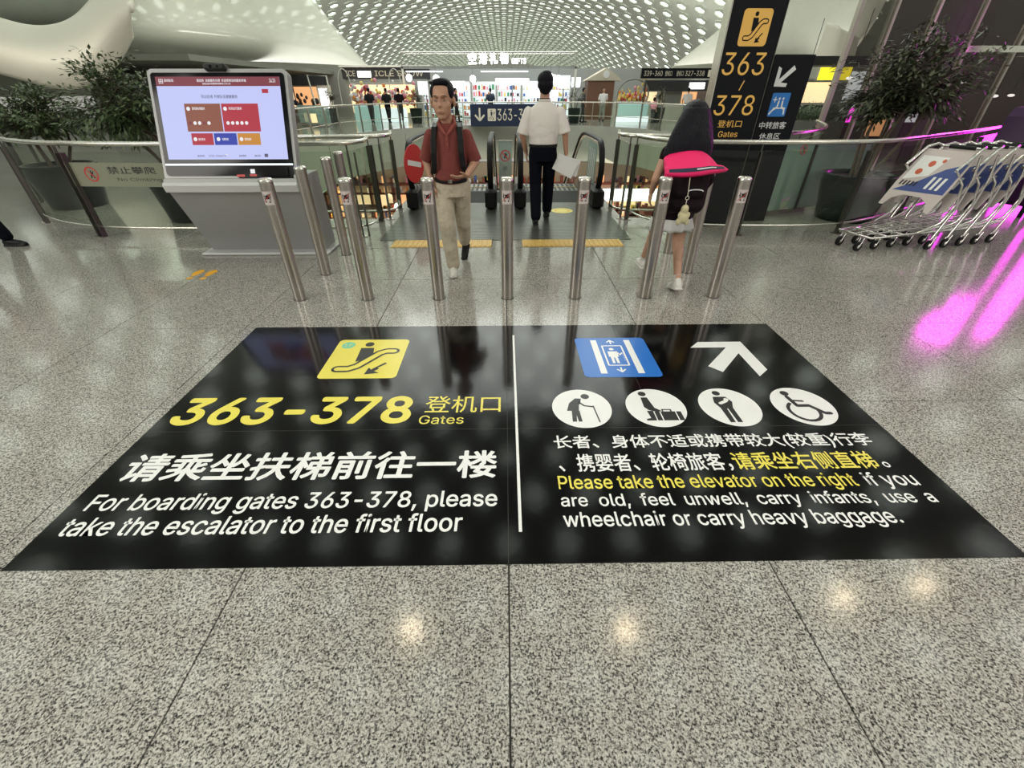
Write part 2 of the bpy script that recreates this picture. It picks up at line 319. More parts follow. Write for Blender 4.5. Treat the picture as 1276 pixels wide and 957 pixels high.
# lettering: outlines of a plain sans alphabet (x, y in 1/1000 em), the Chinese text uses Blender's built-in font
GLYPHS = {',':(188,[[38,-119,68,71,137,71,84,-119]]),
'-':(453,[[337,244,337,188,114,188,114,244]]),
'.':(188,[[95,-4,78,-1,63,9,53,24,50,41,53,59,63,73,78,83,95,87,113,83,128,73,138,59,141,41,138,24,128,9,113,-1]]),
'/':(249,[[235,533,71,-76,14,-76,178,533]]),
'0':(453,[[227,-7,174,1,130,24,95,62,69,113,57,155,50,202,48,254,50,306,57,353,69,395,95,447,130,484,174,508,227,516,279,508,323,484,358,447,384,395,396,353,403,306,405,254,403,202,396,155,384,113,359,62,323,24,279,1],[227,50,261,56,290,74,313,103,330,144,340,194,344,254,340,314,330,365,313,405,290,435,261,453,227,460,192,453,163,435,140,405,123,365,113,314,109,254,113,194,123,144,140,103,163,74,192,56]]),
'1':(453,[[76,0,76,55,391,55,391,0],[276,509,276,0,212,0,212,448,209,448,86,358,86,427,198,509]]),
'2':(453,[[64,0,64,47,234,229,282,282,299,305,311,327,318,348,320,371,317,397,308,419,293,436,273,449,250,457,224,460,196,457,172,447,153,433,139,413,130,390,127,362,66,362,71,405,86,442,111,473,143,496,182,511,225,516,268,511,306,497,337,474,361,445,376,411,381,372,378,345,371,318,357,290,336,259,267,180,153,60,153,57,389,57,389,0]]),
'3':(453,[[218,-7,173,-3,133,10,98,30,70,57,52,91,44,132,109,132,115,107,126,87,144,71,165,59,191,52,219,50,248,53,275,61,297,74,315,93,325,116,329,145,326,172,316,196,299,217,275,234,242,244,201,248,157,248,157,299,288,448,288,452,70,452,70,509,372,509,372,461,211,278,211,289,264,288,308,276,344,253,371,222,387,186,393,145,387,103,370,66,344,36,309,12,266,-2]]),
'4':(453,[[40,105,40,158,247,509,311,509,109,166,109,163,413,163,413,105],[282,0,282,121,282,146,282,318,343,318,343,0]]),
'5':(453,[[221,-7,178,-2,140,11,108,32,83,60,66,93,60,130,122,130,127,108,138,89,154,73,173,60,196,52,221,50,250,53,276,64,298,82,314,104,324,131,328,162,324,193,314,221,297,244,275,262,248,273,218,277,192,275,167,268,145,258,128,246,67,253,96,509,366,509,366,452,151,452,134,301,136,301,155,315,178,325,203,331,229,334,263,330,294,321,321,306,345,285,364,260,379,231,388,199,391,163,385,117,369,76,343,41,309,15,268,-1]]),
'6':(453,[[226,-7,182,-1,142,15,109,40,84,74,69,115,64,162,68,199,80,239,102,285,137,340,252,509,322,509,151,261,145,261,154,275,165,288,179,299,196,307,214,312,235,314,278,309,316,295,346,271,370,240,384,201,389,157,384,112,368,73,343,39,310,14,271,-2],[226,48,254,52,279,63,299,79,314,101,324,128,327,157,324,187,314,213,299,235,279,251,254,262,226,265,198,262,174,252,153,235,138,214,128,188,125,158,128,128,138,102,153,79,174,63,198,52]]),
'7':(453,[[97,0,323,448,323,452,62,452,62,509,391,509,391,449,165,0]]),
'8':(453,[[226,-7,178,-2,136,11,101,33,74,62,57,96,52,135,55,166,65,195,81,220,101,241,125,256,153,265,153,267,119,282,93,308,76,342,70,380,75,417,90,450,114,477,146,498,184,511,226,516,269,511,306,498,337,477,361,450,377,417,382,380,376,342,359,308,333,282,300,267,300,265,327,256,351,241,372,220,387,195,397,166,401,135,395,96,378,62,352,33,317,11,275,-2],[226,49,258,52,285,60,307,74,323,91,333,113,337,139,333,165,322,189,305,208,283,223,256,232,226,235,196,232,169,223,147,208,130,189,119,165,115,139,119,113,129,91,145,74,167,60,195,52],[226,290,252,292,274,300,293,313,307,330,316,351,319,376,316,399,308,420,294,437,275,449,252,457,226,460,200,457,177,449,159,437,145,420,136,399,133,376,136,351,145,330,159,313,178,300,201,292]]),
'9':(453,[[226,516,271,510,310,494,343,468,368,434,384,393,389,347,385,309,373,270,350,224,315,168,200,0,130,0,301,248,307,248,299,234,287,221,273,210,257,202,238,196,218,195,175,199,137,214,106,237,83,269,68,307,64,352,69,397,85,436,110,469,143,494,182,510],[226,460,199,457,174,446,154,429,138,407,129,381,125,352,129,322,138,295,154,274,174,257,199,247,226,243,254,247,279,257,299,273,314,295,324,321,327,350,324,381,314,407,299,429,279,446,254,457]]),
':':(188,[[95,-4,78,-1,63,9,53,24,50,41,53,59,63,73,78,83,95,87,113,83,128,73,138,59,141,41,138,24,128,9,113,-1],[95,271,78,274,63,284,53,299,50,316,53,334,63,349,78,359,95,362,113,359,128,349,138,334,141,316,138,299,128,284,113,274]]),
'C':(510,[[267,-7,225,-3,186,7,150,25,119,49,92,79,70,115,53,157,44,203,40,254,44,305,53,352,70,393,92,429,119,459,150,484,186,501,225,512,267,516,305,513,340,504,373,490,402,471,427,447,448,418,463,385,473,348,408,348,401,373,389,395,375,413,357,428,337,440,315,449,292,454,267,456,223,450,184,432,150,403,125,364,109,314,103,254,109,194,125,145,151,105,184,76,223,59,267,53,292,55,315,60,337,69,357,81,375,96,389,114,401,136,408,160,473,160,463,124,448,91,428,62,402,38,373,19,341,5,305,-4]]),
'E':(418,[[60,0,60,509,372,509,372,452,125,452,125,286,355,286,355,229,125,229,125,57,375,57,375,0]]),
'F':(410,[[60,0,60,509,369,509,369,452,125,452,125,278,346,278,346,221,125,221,125,0]]),
'G':(520,[[269,-7,225,-3,185,7,149,25,118,49,91,79,69,116,53,157,43,203,40,254,43,305,53,352,69,393,91,429,117,459,149,484,184,501,223,512,265,516,304,513,340,504,374,489,403,469,429,445,449,416,465,384,474,349,408,349,399,372,387,393,373,411,356,427,337,439,315,448,291,454,265,456,222,450,183,432,150,404,125,364,109,314,103,254,109,194,125,145,151,105,184,76,224,59,269,53,309,57,345,71,374,93,396,123,410,160,415,202,434,199,283,199,283,256,478,256,478,200,471,141,451,91,419,50,377,19,326,0]]),
'I':(300,[[31,0,31,57,118,57,118,452,31,452,31,509,269,509,269,452,183,452,183,57,269,57,269,0]]),
'L':(393,[[60,0,60,509,125,509,125,57,361,57,361,0]]),
'N':(523,[[60,0,60,509,136,509,343,183,363,151,388,107,414,55,405,54,401,108,399,157,399,195,399,509,463,509,463,0,387,0,202,290,177,331,148,381,108,452,119,454,122,384,124,328,125,291,125,0]]),
'O':(533,[[267,-7,225,-3,186,7,150,25,119,49,92,79,70,115,53,157,44,203,40,254,44,305,53,352,70,393,92,429,119,459,150,484,186,501,225,512,267,516,309,512,348,501,384,484,415,459,442,429,464,393,480,352,490,305,493,254,490,203,480,157,464,115,442,79,415,49,384,25,348,7,309,-3],[267,53,310,59,349,76,383,105,408,144,425,194,430,254,425,314,408,365,383,404,349,433,310,450,267,456,223,450,184,433,151,404,125,364,109,314,103,254,109,194,125,144,151,105,184,76,223,59]]),
'P':(444,[[60,0,60,509,235,509,289,503,332,487,366,462,390,430,404,391,409,348,404,304,390,265,366,233,332,207,289,191,235,186,109,186,109,242,233,242,269,246,297,256,318,272,333,294,342,319,344,348,342,376,333,402,318,423,297,439,268,449,232,452,125,452,125,0]]),
'S':(446,[[224,-9,172,-4,128,9,91,31,64,60,46,96,38,137,104,137,110,110,123,88,142,71,166,59,194,52,224,49,257,52,286,60,311,74,329,92,341,114,346,139,342,161,332,179,316,193,296,205,245,222,184,239,128,260,86,289,60,326,52,372,58,413,75,448,102,476,138,498,180,511,227,516,275,511,316,498,351,476,377,449,394,415,401,378,337,378,326,412,302,437,267,453,225,459,194,456,167,448,145,435,129,418,118,398,115,376,119,352,131,334,148,319,169,308,212,293,264,279,312,264,336,252,359,238,379,220,395,198,405,171,408,139,403,99,386,64,360,34,323,11,278,-4]]),
'T':(448,[[32,452,32,509,417,509,417,452,257,452,257,0,193,0,193,452]]),
'W':(686,[[155,0,16,509,82,509,163,196,175,145,187,94,197,40,189,40,200,94,211,145,224,196,306,509,380,509,462,196,474,145,486,94,497,40,488,40,499,94,510,145,523,196,603,509,670,509,530,0,455,0,368,323,351,391,336,475,350,475,335,395,318,323,230,0]]),
'a':(389,[[160,-9,126,-5,94,5,68,22,48,45,35,73,30,108,34,138,43,161,58,179,78,193,100,203,125,211,178,220,234,227,252,230,265,235,273,243,276,255,276,257,273,279,267,297,256,311,240,322,220,329,196,331,171,329,149,322,132,313,118,301,107,288,100,274,41,291,57,322,79,346,104,364,133,375,163,382,194,384,239,379,263,372,286,360,306,343,322,320,333,290,337,251,337,0,277,0,277,52,272,52,252,25,236,12,215,1,190,-6],[170,45,202,49,228,59,248,74,263,93,272,115,276,138,276,190,259,182,231,176,200,171,175,168,134,159,117,150,103,139,95,124,92,105,94,87,102,72,114,61,130,52,149,47]]),
'b':(424,[[229,-8,198,-5,172,4,153,17,138,31,118,59,112,59,112,0,53,0,53,509,114,509,114,319,118,319,137,346,152,360,171,373,197,381,229,384,274,378,313,361,345,332,370,293,385,245,390,189,385,133,370,84,346,45,313,16,274,-2],[220,47,253,51,279,66,301,88,316,117,325,151,328,189,325,227,316,261,301,290,280,311,253,325,220,330,188,325,161,312,140,291,125,263,116,229,113,189,116,150,125,115,140,86,162,65,188,51]]),
'c':(396,[[207,-8,159,-2,117,16,82,46,56,85,40,133,34,187,40,243,56,291,82,330,117,360,159,378,207,384,234,383,260,377,284,368,305,356,324,341,340,322,353,301,362,277,303,262,290,289,270,311,242,325,207,330,173,325,145,310,124,287,108,258,99,224,96,187,99,151,108,117,124,89,145,66,173,51,207,46,243,52,271,66,292,89,304,117,363,102,354,78,341,56,325,37,306,21,285,9,261,-1,235,-6]]),
'd':(424,[[195,-8,151,-2,111,16,79,45,55,84,39,133,34,189,39,245,55,293,79,332,112,361,151,378,196,384,228,381,253,373,272,360,287,346,306,319,311,319,311,509,372,509,372,0,313,0,313,59,307,59,287,31,272,17,252,4,227,-5],[205,47,236,51,263,65,284,86,299,115,309,150,312,189,309,229,300,263,284,291,263,312,237,325,205,330,172,325,145,311,124,290,108,261,99,227,96,189,99,151,109,117,124,88,145,66,172,51]]),
'e':(404,[[212,-8,161,-2,117,16,82,46,56,85,40,132,34,187,39,242,55,290,81,329,115,359,157,378,205,384,236,382,266,374,294,361,319,341,341,315,357,282,368,242,371,194,371,169,75,169,75,221,338,221,310,202,307,237,298,269,283,294,263,314,237,326,205,330,173,326,146,313,125,294,109,270,99,241,96,211,96,178,100,139,110,106,128,80,151,61,179,50,212,46,234,48,254,53,271,61,285,73,297,88,306,105,365,91,353,63,335,39,311,19,283,4,249,-5]]),
'f':(253,[[228,379,228,327,6,327,6,379],[81,0,81,432,84,461,96,486,113,505,135,519,161,527,187,530,222,527,243,521,227,468,215,472,195,474,171,470,154,460,145,443,142,419,142,0]]),
'g':(425,[[207,-151,168,-148,134,-140,105,-127,82,-110,64,-91,51,-69,101,-41,122,-66,136,-78,154,-88,178,-95,207,-97,249,-92,282,-75,304,-47,311,-6,311,68,306,68,287,41,272,28,252,16,227,8,195,5,152,10,113,27,80,53,55,90,39,136,34,191,39,246,55,293,80,332,112,361,152,378,196,384,228,382,253,373,273,360,288,346,308,319,313,319,313,379,372,379,372,-9,367,-54,350,-90,324,-117,291,-136,251,-147],[205,59,237,63,264,75,285,95,300,121,309,154,312,193,309,231,300,264,285,291,264,312,237,325,205,330,172,325,145,312,124,290,109,262,99,229,96,193,99,155,109,123,124,96,145,76,172,63]]),
'h':(410,[[114,227,114,0,53,0,53,509,114,509,114,287,102,287,124,332,152,362,187,379,227,384,264,380,295,369,321,349,341,321,353,285,357,240,357,0,296,0,296,235,290,275,273,304,246,323,210,329,184,326,161,317,141,303,126,283,117,257]]),
'i':(166,[[53,0,53,379,114,379,114,0],[84,443,67,446,54,455,44,468,41,483,44,499,54,512,67,521,84,524,100,521,114,512,123,499,126,483,123,468,114,455,100,446]]),
'k':(380,[[110,137,110,212,121,212,284,379,360,379,184,199,177,199],[53,0,53,509,114,509,114,0],[294,0,148,186,191,229,372,0]]),
'l':(189,[[139,-2,101,3,74,20,58,47,53,84,53,509,114,509,114,99,115,77,120,62,130,54,146,52,160,53,170,54,181,3,162,-1]]),
'm':(610,[[53,0,53,379,112,379,112,295,108,295,118,323,132,346,151,363,172,376,195,384,219,386,257,380,287,361,309,331,321,295,312,295,322,321,337,343,357,361,381,375,407,383,437,386,468,383,497,372,522,354,541,328,553,296,557,255,557,0,496,0,496,254,490,289,473,313,447,326,419,330,395,328,374,320,358,307,345,290,338,270,335,247,335,0,274,0,274,260,269,288,253,311,229,326,199,330,178,328,158,320,140,307,126,289,117,266,114,238,114,0]]),
'n':(410,[[114,227,114,0,53,0,53,379,112,379,112,287,102,287,124,332,152,362,187,379,227,384,264,380,295,369,321,349,341,321,353,285,357,240,357,0,296,0,296,235,290,275,273,304,246,323,210,329,184,326,161,317,141,303,126,283,117,257]]),
'o':(415,[[207,-8,159,-2,117,16,82,46,56,85,40,133,34,187,40,243,56,291,82,330,117,360,159,378,207,384,256,378,299,360,333,330,359,291,376,243,381,187,376,133,359,85,333,46,299,16,256,-2],[207,46,242,51,270,66,292,89,307,117,316,151,319,187,316,224,307,258,292,287,270,310,242,325,207,330,173,325,145,310,124,287,108,258,99,224,96,187,99,151,108,117,124,89,145,66,173,51]]),
'p':(424,[[53,-143,53,379,112,379,112,319,118,319,137,346,152,360,171,373,197,381,229,384,274,378,313,361,345,332,370,293,385,245,390,189,385,133,370,84,346,45,313,16,274,-2,229,-8,198,-5,173,4,153,17,138,31,118,59,114,59,114,-143],[220,47,253,51,279,66,301,88,316,117,325,151,328,189,325,227,316,261,301,290,280,311,253,325,220,330,188,325,161,312,140,291,125,263,116,229,113,189,116,150,125,115,140,86,162,65,188,51]]),
'r':(259,[[53,0,53,379,112,379,112,321,115,321,130,347,152,367,181,380,213,385,229,384,243,384,243,322,230,324,207,326,182,323,159,315,140,301,126,284,117,262,114,237,114,0]]),
's':(365,[[182,-8,145,-5,112,3,84,18,62,38,45,63,36,94,94,107,105,79,124,60,150,49,181,45,217,50,244,62,262,81,268,103,265,121,254,136,237,147,212,155,149,170,104,186,72,208,53,237,47,274,51,305,65,332,87,354,115,370,149,381,187,384,223,381,254,372,279,358,299,339,314,316,324,290,268,277,258,298,243,316,219,328,187,333,156,329,131,317,114,299,109,277,112,258,124,243,144,232,172,223,229,209,275,194,306,171,325,142,331,107,326,75,312,47,290,24,260,6,223,-5]]),
't':(227,[[204,379,204,327,6,327,6,379],[65,471,126,471,126,98,128,76,136,61,150,53,170,50,185,51,202,54,213,2,192,-3,168,-4,125,2,92,21,72,52,65,93]]),
'u':(410,[[182,-5,146,-1,115,11,89,31,69,59,57,95,53,139,53,379,114,379,114,144,119,105,137,75,164,56,200,50,226,53,249,62,268,77,283,97,293,122,296,153,296,379,357,379,357,0,298,0,298,92,307,92,286,47,257,17,222,0]]),
'v':(389,[[163,0,17,379,84,379,165,155,187,87,206,21,184,21,203,87,224,155,305,379,371,379,226,0]]),
'w':(567,[[138,0,23,379,87,379,133,214,154,137,175,41,165,41,186,135,206,214,252,379,316,379,362,214,382,136,402,41,391,41,413,135,434,214,480,379,545,379,429,0,368,0,319,172,305,225,291,280,277,338,291,338,277,280,263,225,248,172,199,0]]),
'y':(389,[[47,-139,61,-86,71,-87,88,-90,104,-89,118,-84,130,-74,141,-58,151,-36,163,-1,17,379,84,379,165,155,187,87,206,21,184,21,202,87,224,155,305,379,371,379,204,-58,191,-85,177,-107,159,-124,139,-136,117,-143,91,-145,65,-143]])}
SPACE_W = 187
_tc = {}
def latin(body):
    x = 0; V = []; F = []
    for ch in body:
        if ch == ' ': x += SPACE_W; continue
        w_, loops = GLYPHS[ch]
        L_ = [[Vector((l[i], l[i + 1], 0)) for i in range(0, len(l), 2)] for l in loops]
        def ar(l): return sum(l[i].x * l[(i + 1) % len(l)].y - l[(i + 1) % len(l)].x * l[i].y for i in range(len(l)))
        tri = tessellate_polygon(L_); P = [p for l in L_ for p in l]; n = len(V)
        V += [((p.x + x) / 1000, p.y / 1000, 0) for p in P]; F += [tuple(i + n for i in t) for t in tri]; x += w_
    return V, F
def text_verts(body, bold=0, shear=0):
    k = (body, bold, shear)
    if k in _tc: return _tc[k]
    if all(c in GLYPHS or c == ' ' for c in body):
        vs, fs = latin(body); bold *= .5
    else:
        cu = bpy.data.curves.new('lettering', 'FONT'); cu.body = body; cu.size = 1; cu.resolution_u = 3; cu.fill_mode = 'FRONT'
        o = bpy.data.objects.new('lettering', cu); COL.objects.link(o)
        dg = bpy.context.evaluated_depsgraph_get(); dg.update()
        me = bpy.data.meshes.new_from_object(o.evaluated_get(dg))
        vs = [tuple(v.co) for v in me.vertices]; fs = [tuple(p.vertices) for p in me.polygons]
        bpy.data.objects.remove(o); bpy.data.meshes.remove(me); bpy.data.curves.remove(cu)
    if bold:   # heavier strokes: the same glyphs laid again a hair to each side
        v0, f0 = list(vs), list(fs)
        for q, (dx, dy) in enumerate(((1, 0), (-1, 0), (0, 1), (0, -1), (.7, .7), (-.7, .7), (.7, -.7), (-.7, -.7))):
            n = len(vs); vs = vs + [(p[0] + dx * bold, p[1] + dy * bold, (q + 1) * 4e-5) for p in v0]; fs = fs + [tuple(i + n for i in f) for f in f0]
    _tc[k] = (vs, fs); return vs, fs
def add_text(mb, body, x0, y0, x1, y1, z=0, bold=0, shear=0, mirror=False):
    vs, fs = text_verts(body, bold, shear)
    if not vs: return mb
    ax, bx = min(v[0] for v in vs), max(v[0] for v in vs); ay, by = min(v[1] for v in vs), max(v[1] for v in vs)
    if x1 is None: x1 = x0 + (bx - ax) * (y1 - y0) / (by - ay)
    sx = (x1 - x0) / (bx - ax); sy = (y1 - y0) / max(by - ay, 1e-6)
    q = [(x0 + (v[0] - ax) * sx, y0 + (v[1] - ay) * sy, z + v[2]) for v in vs]
    ff = []
    for f in fs:
        a, b, c = [Vector(q[i]) for i in f[:3]]
        ff.append(f if (b - a).cross(c - a).z >= 0 else f[::-1])
    return mb.add(q, ff)

# pictograms: symbols drawn in a unit square, mapped to x0,y0,size
def sq(x0, y0, sx, sy): return lambda p: (x0 + p[0] * sx, y0 + p[1] * sy)
def esc_icon(mb, T, z, dark, lightc, wf):
    mb.m(dark).disc(T((.455, .86)), .062 * wf, z, 18)
    mb.poly([T(p) for p in ((.36, .76), (.54, .76), (.57, .60), (.545, .50), (.40, .40), (.38, .40))], z)
    path = [(.20, .22), (.33, .22), (.43, .28), (.66, .62), (.74, .67), (.84, .67)]
    mb.stroke([T(p) for p in path], .155 * wf, z + .0002)
    mb.m(lightc).stroke([T(p) for p in path], .085 * wf, z + .0004)
    mb.m(dark).stroke([T((.80, .36)), T((.66, .20))], .035 * wf, z + .0002, False)
    mb.poly([T(p) for p in ((.58, .09), (.60, .25), (.645, .20), (.70, .255), (.74, .22), (.69, .165), (.76, .12))], z + .0003)
def lift_icon(mb, T, z, wf):
    mb.m('f_white')
    for x in (.22, .70): mb.poly([T(p) for p in ((x, .08), (x + .085, .08), (x + .085, .93), (x, .93))], z)
    mb.stroke([T(p) for p in ((.36, .27), (.63, .27), (.63, .77), (.36, .77))], .022 * wf, z, False, True)
    mb.disc(T((.475, .68)), .033 * wf, z, 14)
    mb.poly([T(p) for p in ((.41, .62), (.54, .62), (.54, .48), (.52, .48), (.52, .32), (.485, .32), (.48, .46), (.465, .46), (.46, .32), (.425, .32), (.425, .48), (.405, .48))], z)
    mb.stroke([T((.53, .61)), T((.565, .53)), T((.60, .58))], .02 * wf, z)
    for k in range(4): mb.disc(T((.605, .40 + .05 * k)), .008 * wf, z, 6)
    for s_, y in ((1, .82), (-1, .22)):
        mb.stroke([T((.5, y)), T((.5, y + .09 * s_))], .022 * wf, z, False)
        mb.stroke([T((.45, y + .05 * s_)), T((.5, y + .105 * s_)), T((.55, y + .05 * s_))], .022 * wf, z)
def no_person(mb, c, r, z, red='f_red', blk='f_black'):
    n = 28
    mb.m(red)
    mb.stroke([(c[0] + r * cos(2 * pi * k / n), c[1] + r * sin(2 * pi * k / n)) for k in range(n)], r * .2, z, False, True)
    mb.m(blk).disc((c[0] + r * .05, c[1] + r * .42), r * .14, z, 10)
    mb.poly([(c[0] + a * r, c[1] + b * r) for a, b in ((-.2, .25), (.25, .25), (.45, .5), (.5, .4), (.25, .0), (.35, -.6), (.2, -.6), (.05, -.15), (-.2, -.6), (-.35, -.55), (-.12, 0))], z)
    mb.m(red).stroke([(c[0] - r * .7, c[1] + r * .7), (c[0] + r * .7, c[1] - r * .7)], r * .17, z + .0002, False)

# =========================================================================================== FLOOR
T = 1.0387; Y0 = 2.052
VOID = [(-2.95, 6.62), (-1.72, 6.62), (-1.72, 8.75), (1.72, 8.75), (1.72, 6.62), (2.95, 6.62), (4.2, 7.1), (5.2, 8.2), (6.1, 10), (7.1, 13), (7.8, 17), (7.7, 21.5), (6.8, 25), (4.7, 27), (.5, 28.3), (-2.8, 27.4), (-5.3, 25.3), (-7.1, 21.5), (-7.2, 17), (-6.8, 13), (-5.7, 10), (-4.4, 8.2), (-3.6, 7.1)]
yj = Y0 + 4 * T    # far edge of the tiled part
fl = MB(); fl.m('joint').box(-14, 14, -3, yj, -.05, -.006)
fl.m('granite')
outer = [(-45, yj), (45, yj), (45, 60), (-45, 60)]
pts = outer + VOID
tri = tessellate_polygon([[Vector((*p, 0)) for p in outer], [Vector((*p, 0)) for p in VOID]])
fs = []
for t in tri:
    a, b, c = [pts[i] for i in t]
    fs.append(tuple(t) if (b[0] - a[0]) * (c[1] - a[1]) - (b[1] - a[1]) * (c[0] - a[0]) > 0 else tuple(t[::-1]))
fl.add([(*p, 0) for p in pts], fs)
fl.box(-45, -14, -3, yj, -.05, 0); fl.box(14, 45, -3, yj, -.05, 0)
floor = fl.build('floor'); tag(floor, kind='structure')
g = .0030
tb = MB().m('granite')
c_ = .0012
tb.loft([[(g, g, -.006), (T - g, g, -.006), (T - g, T - g, -.006), (g, T - g, -.006)], [(g, g, -c_), (T - g, g, -c_), (T - g, T - g, -c_), (g, T - g, -c_)],
         [(g + c_, g + c_, 0), (T - g - c_, g + c_, 0), (T - g - c_, T - g - c_, 0), (g + c_, T - g - c_, 0)]], True, True, False)
tme = tb.mesh('tile')
for j in range(-4, 4):
    for i in range(-13, 13):
        link('tile', tme, floor, (i * T, Y0 + j * T, 0))
# edge of the opening
ed = MB().m('slab')
for i in range(len(VOID)):
    a, b = VOID[i], VOID[(i + 1) % len(VOID)]
    ed.quad((*a, 0), (*b, 0), (*b, -.9), (*a, -.9))
tag(ed.build('trim_1'), kind='structure')
# far gallery upstand (deep face) 
ed = MB().m('slab')
far = VOID[9:20]
for i in range(len(far) - 1):
    a, b = far[i], far[i + 1]
    ed.quad((*a, -.9), (*b, -.9), (*b, -1.7), (*a, -1.7))
    ed.quad((*a, -1.7), (*b, -1.7), (b[0], b[1] + 2.5, -1.7), (a[0], a[1] + 2.5, -1.7))
tag(ed.build('trim_2'), kind='structure')
tag(MB().m('granite').box(-20, 20, 6.5, 40, -6.8, -6.5).build('floor_lower'), kind='structure')

# ------------------------------------------------------------------ floor sticker
st = thing('floor_sticker', 'large black floor sticker with white and yellow boarding gate directions', 'floor sign', (.04, 2.05, 0))
ox, oy = .04, 2.05
def S(x0, x1, y0, y1): return (x0 - ox, y0 - oy, x1 - ox, y1 - oy)
MB().box(-2.03, 2.05, -1.05, 1.045, .0003, .0016).build('film_sheet', 'decal', st)
sd = MB().m('joint'); sd.box(-2.03, 2.05, -.2235, -.2215, .0016, .0018); sd.box(-.042, -.040, -1.05, 1.045, .0016, .0018); sd.box(.80, .802, -.22, 1.045, .0016, .0018)
sd.build('sheet_seam', 'joint', st)
z1, z2 = .0024, .0030
def ftext(name, body, mt, x0, x1, y0, y1, bold=0, shear=0):
    m_ = MB().m(mt); add_text(m_, body, *S(x0, x1, y0, y1)[:2], S(x0, x1, y0, y1)[2], S(x0, x1, y0, y1)[3], z1, bold, shear)
    o = m_.build(name, None, st); return o
ftext('lettering', '363-378', 'f_yellow', -1.93, -.56, 1.88, 2.145, .045)
ftext('lettering', '登机口', 'f_yellow', -.49, -.04, 1.975, 2.14, .004)
ftext('lettering', 'Gates', 'f_yellow', -.505, -.25, 1.872, 1.95, .006)
ftext('lettering', '请乘坐扶梯前往一楼', 'f_white', -1.90, -.055, 1.46, 1.655, .022)
ftext('lettering', 'For boarding gates 363-378, please', 'f_white', -1.905, -.05, 1.262, 1.385, .022)
ftext('lettering', 'take the escalator to the first floor', 'f_white', -1.915, -.20, 1.155, 1.255, .022)
ftext('lettering', '长者、身体不适或携带较大(较重)行李', 'f_white', .245, 1.95, 1.645, 1.765, .014)
ftext('lettering', '、携婴者、轮椅旅客，', 'f_white', .255, 1.125, 1.49, 1.62, .014)
ftext('lettering', '请乘坐右侧直梯', 'f_yellow', 1.14, 1.86, 1.495, 1.62, .014)
ftext('lettering', '。', 'f_white', 1.88, 1.915, 1.50, 1.54, .01)
ftext('lettering', 'Please take the elevator on the right', 'f_yellow', 0.24, 1.672, 1.36, 1.47, .018)
ftext('lettering', 'if you', 'f_white', 1.72, 1.965, 1.36, 1.47, .018)
ftext('lettering', 'are  old,  feel  unwell,  carry  infants,  use  a', 'f_white', .24, 1.965, 1.262, 1.355, .018)
ftext('lettering', 'wheelchair or carry heavy baggage.', 'f_white', .24, 1.72, 1.15, 1.252, .018)
MB().m('f_white').poly([(.044 - ox, 1.15 - oy), (.058 - ox, 1.15 - oy), (.058 - ox, 2.93 - oy), (.044 - ox, 2.93 - oy)], z1).build('dividing_line', None, st)
# escalator pictogram
m_ = MB().m('f_yellow'); a = S(-1.25, -.73, 2.345, 2.875); m_.rrect(a[0], a[2], a[1], a[3], .035, z1)
ic = m_.build('escalator_pictogram', None, st)
m_ = MB(); esc_icon(m_, sq(a[0], a[1], .52, .53), z2, 'f_black', 'f_yellow', .52)
m_.m('f_green').disc((a[0] + .52 * .16, a[1] + .53 * .84), .048, z2)
m_.m('f_yellow'); add_text(m_, '1F', a[0] + .05, a[1] + .425, a[0] + .115, a[1] + .465, z2 + .0003)
m_.build('symbol', None, ic)
a = S(.51, 1.03, 2.335, 2.875)
ic = MB().m('f_blue').rrect(a[0], a[2], a[1], a[3], .035, z1).build('elevator_pictogram', None, st)
m_ = MB(); lift_icon(m_, sq(a[0], a[1], .52, .54), z2, .52); m_.build('symbol', None, ic)
MB().m('f_white').poly([(x - ox, y - oy) for x, y in [(1.34, 2.715), (1.425, 2.80), (1.745, 2.80), (1.75, 2.41), (1.66, 2.33), (1.655, 2.63), (1.44, 2.385), (1.37, 2.46), (1.60, 2.715)]], z1).build('arrow', None, st)
def circ(name, cx, sym):
    o = MB().m('f_white').disc((cx - ox, 2.01 - oy), .175, z1, 48, ry=.185).build(name, None, st)
    m_ = MB().m('f_black'); sym(m_, sq(cx - ox - .175, 2.01 - oy - .185, .35, .37)); m_.build('symbol', None, o)
def s_elder(m_, t):
    m_.disc(t((.60, .80)), .026, z2, 16)
    m_.poly([t(p) for p in ((.52, .74), (.42, .75), (.30, .62), (.24, .42), (.44, .42), (.46, .56), (.50, .64))], z2)
    m_.poly([t(p) for p in ((.32, .42), (.30, .15), (.37, .15), (.40, .42))], z2); m_.poly([t(p) for p in ((.38, .42), (.40, .15), (.46, .15), (.45, .42))], z2 + .0001)
    m_.stroke([t((.46, .66)), t((.55, .55)), t((.70, .52))], .012, z2)
    m_.stroke([t((.70, .54)), t((.74, .14))], .008, z2)
def s_lug(m_, t):
    m_.disc(t((.36, .86)), .024, z2, 16)
    m_.poly([t(p) for p in ((.31, .76), (.42, .76), (.47, .48), (.56, .40), (.52, .36), (.36, .42), (.30, .5))], z2)
    m_.poly([t(p) for p in ((.44, .16), (.88, .16), (.88, .38), (.44, .38))], z2); m_.stroke([t((.58, .38)), t((.58, .43)), t((.72, .43)), t((.72, .38))], .009, z2)
    m_.poly([t(p) for p in ((.32, .40), (.42, .40), (.42, .16), (.26, .16), (.26, .20), (.34, .22))], z2 + .0001)
    m_.m('f_white'); m_.poly([t(p) for p in ((.52, .16), (.54, .16), (.54, .38), (.52, .38))], z2 + .0004); m_.poly([t(p) for p in ((.78, .16), (.80, .16), (.80, .38), (.78, .38))], z2 + .0004)
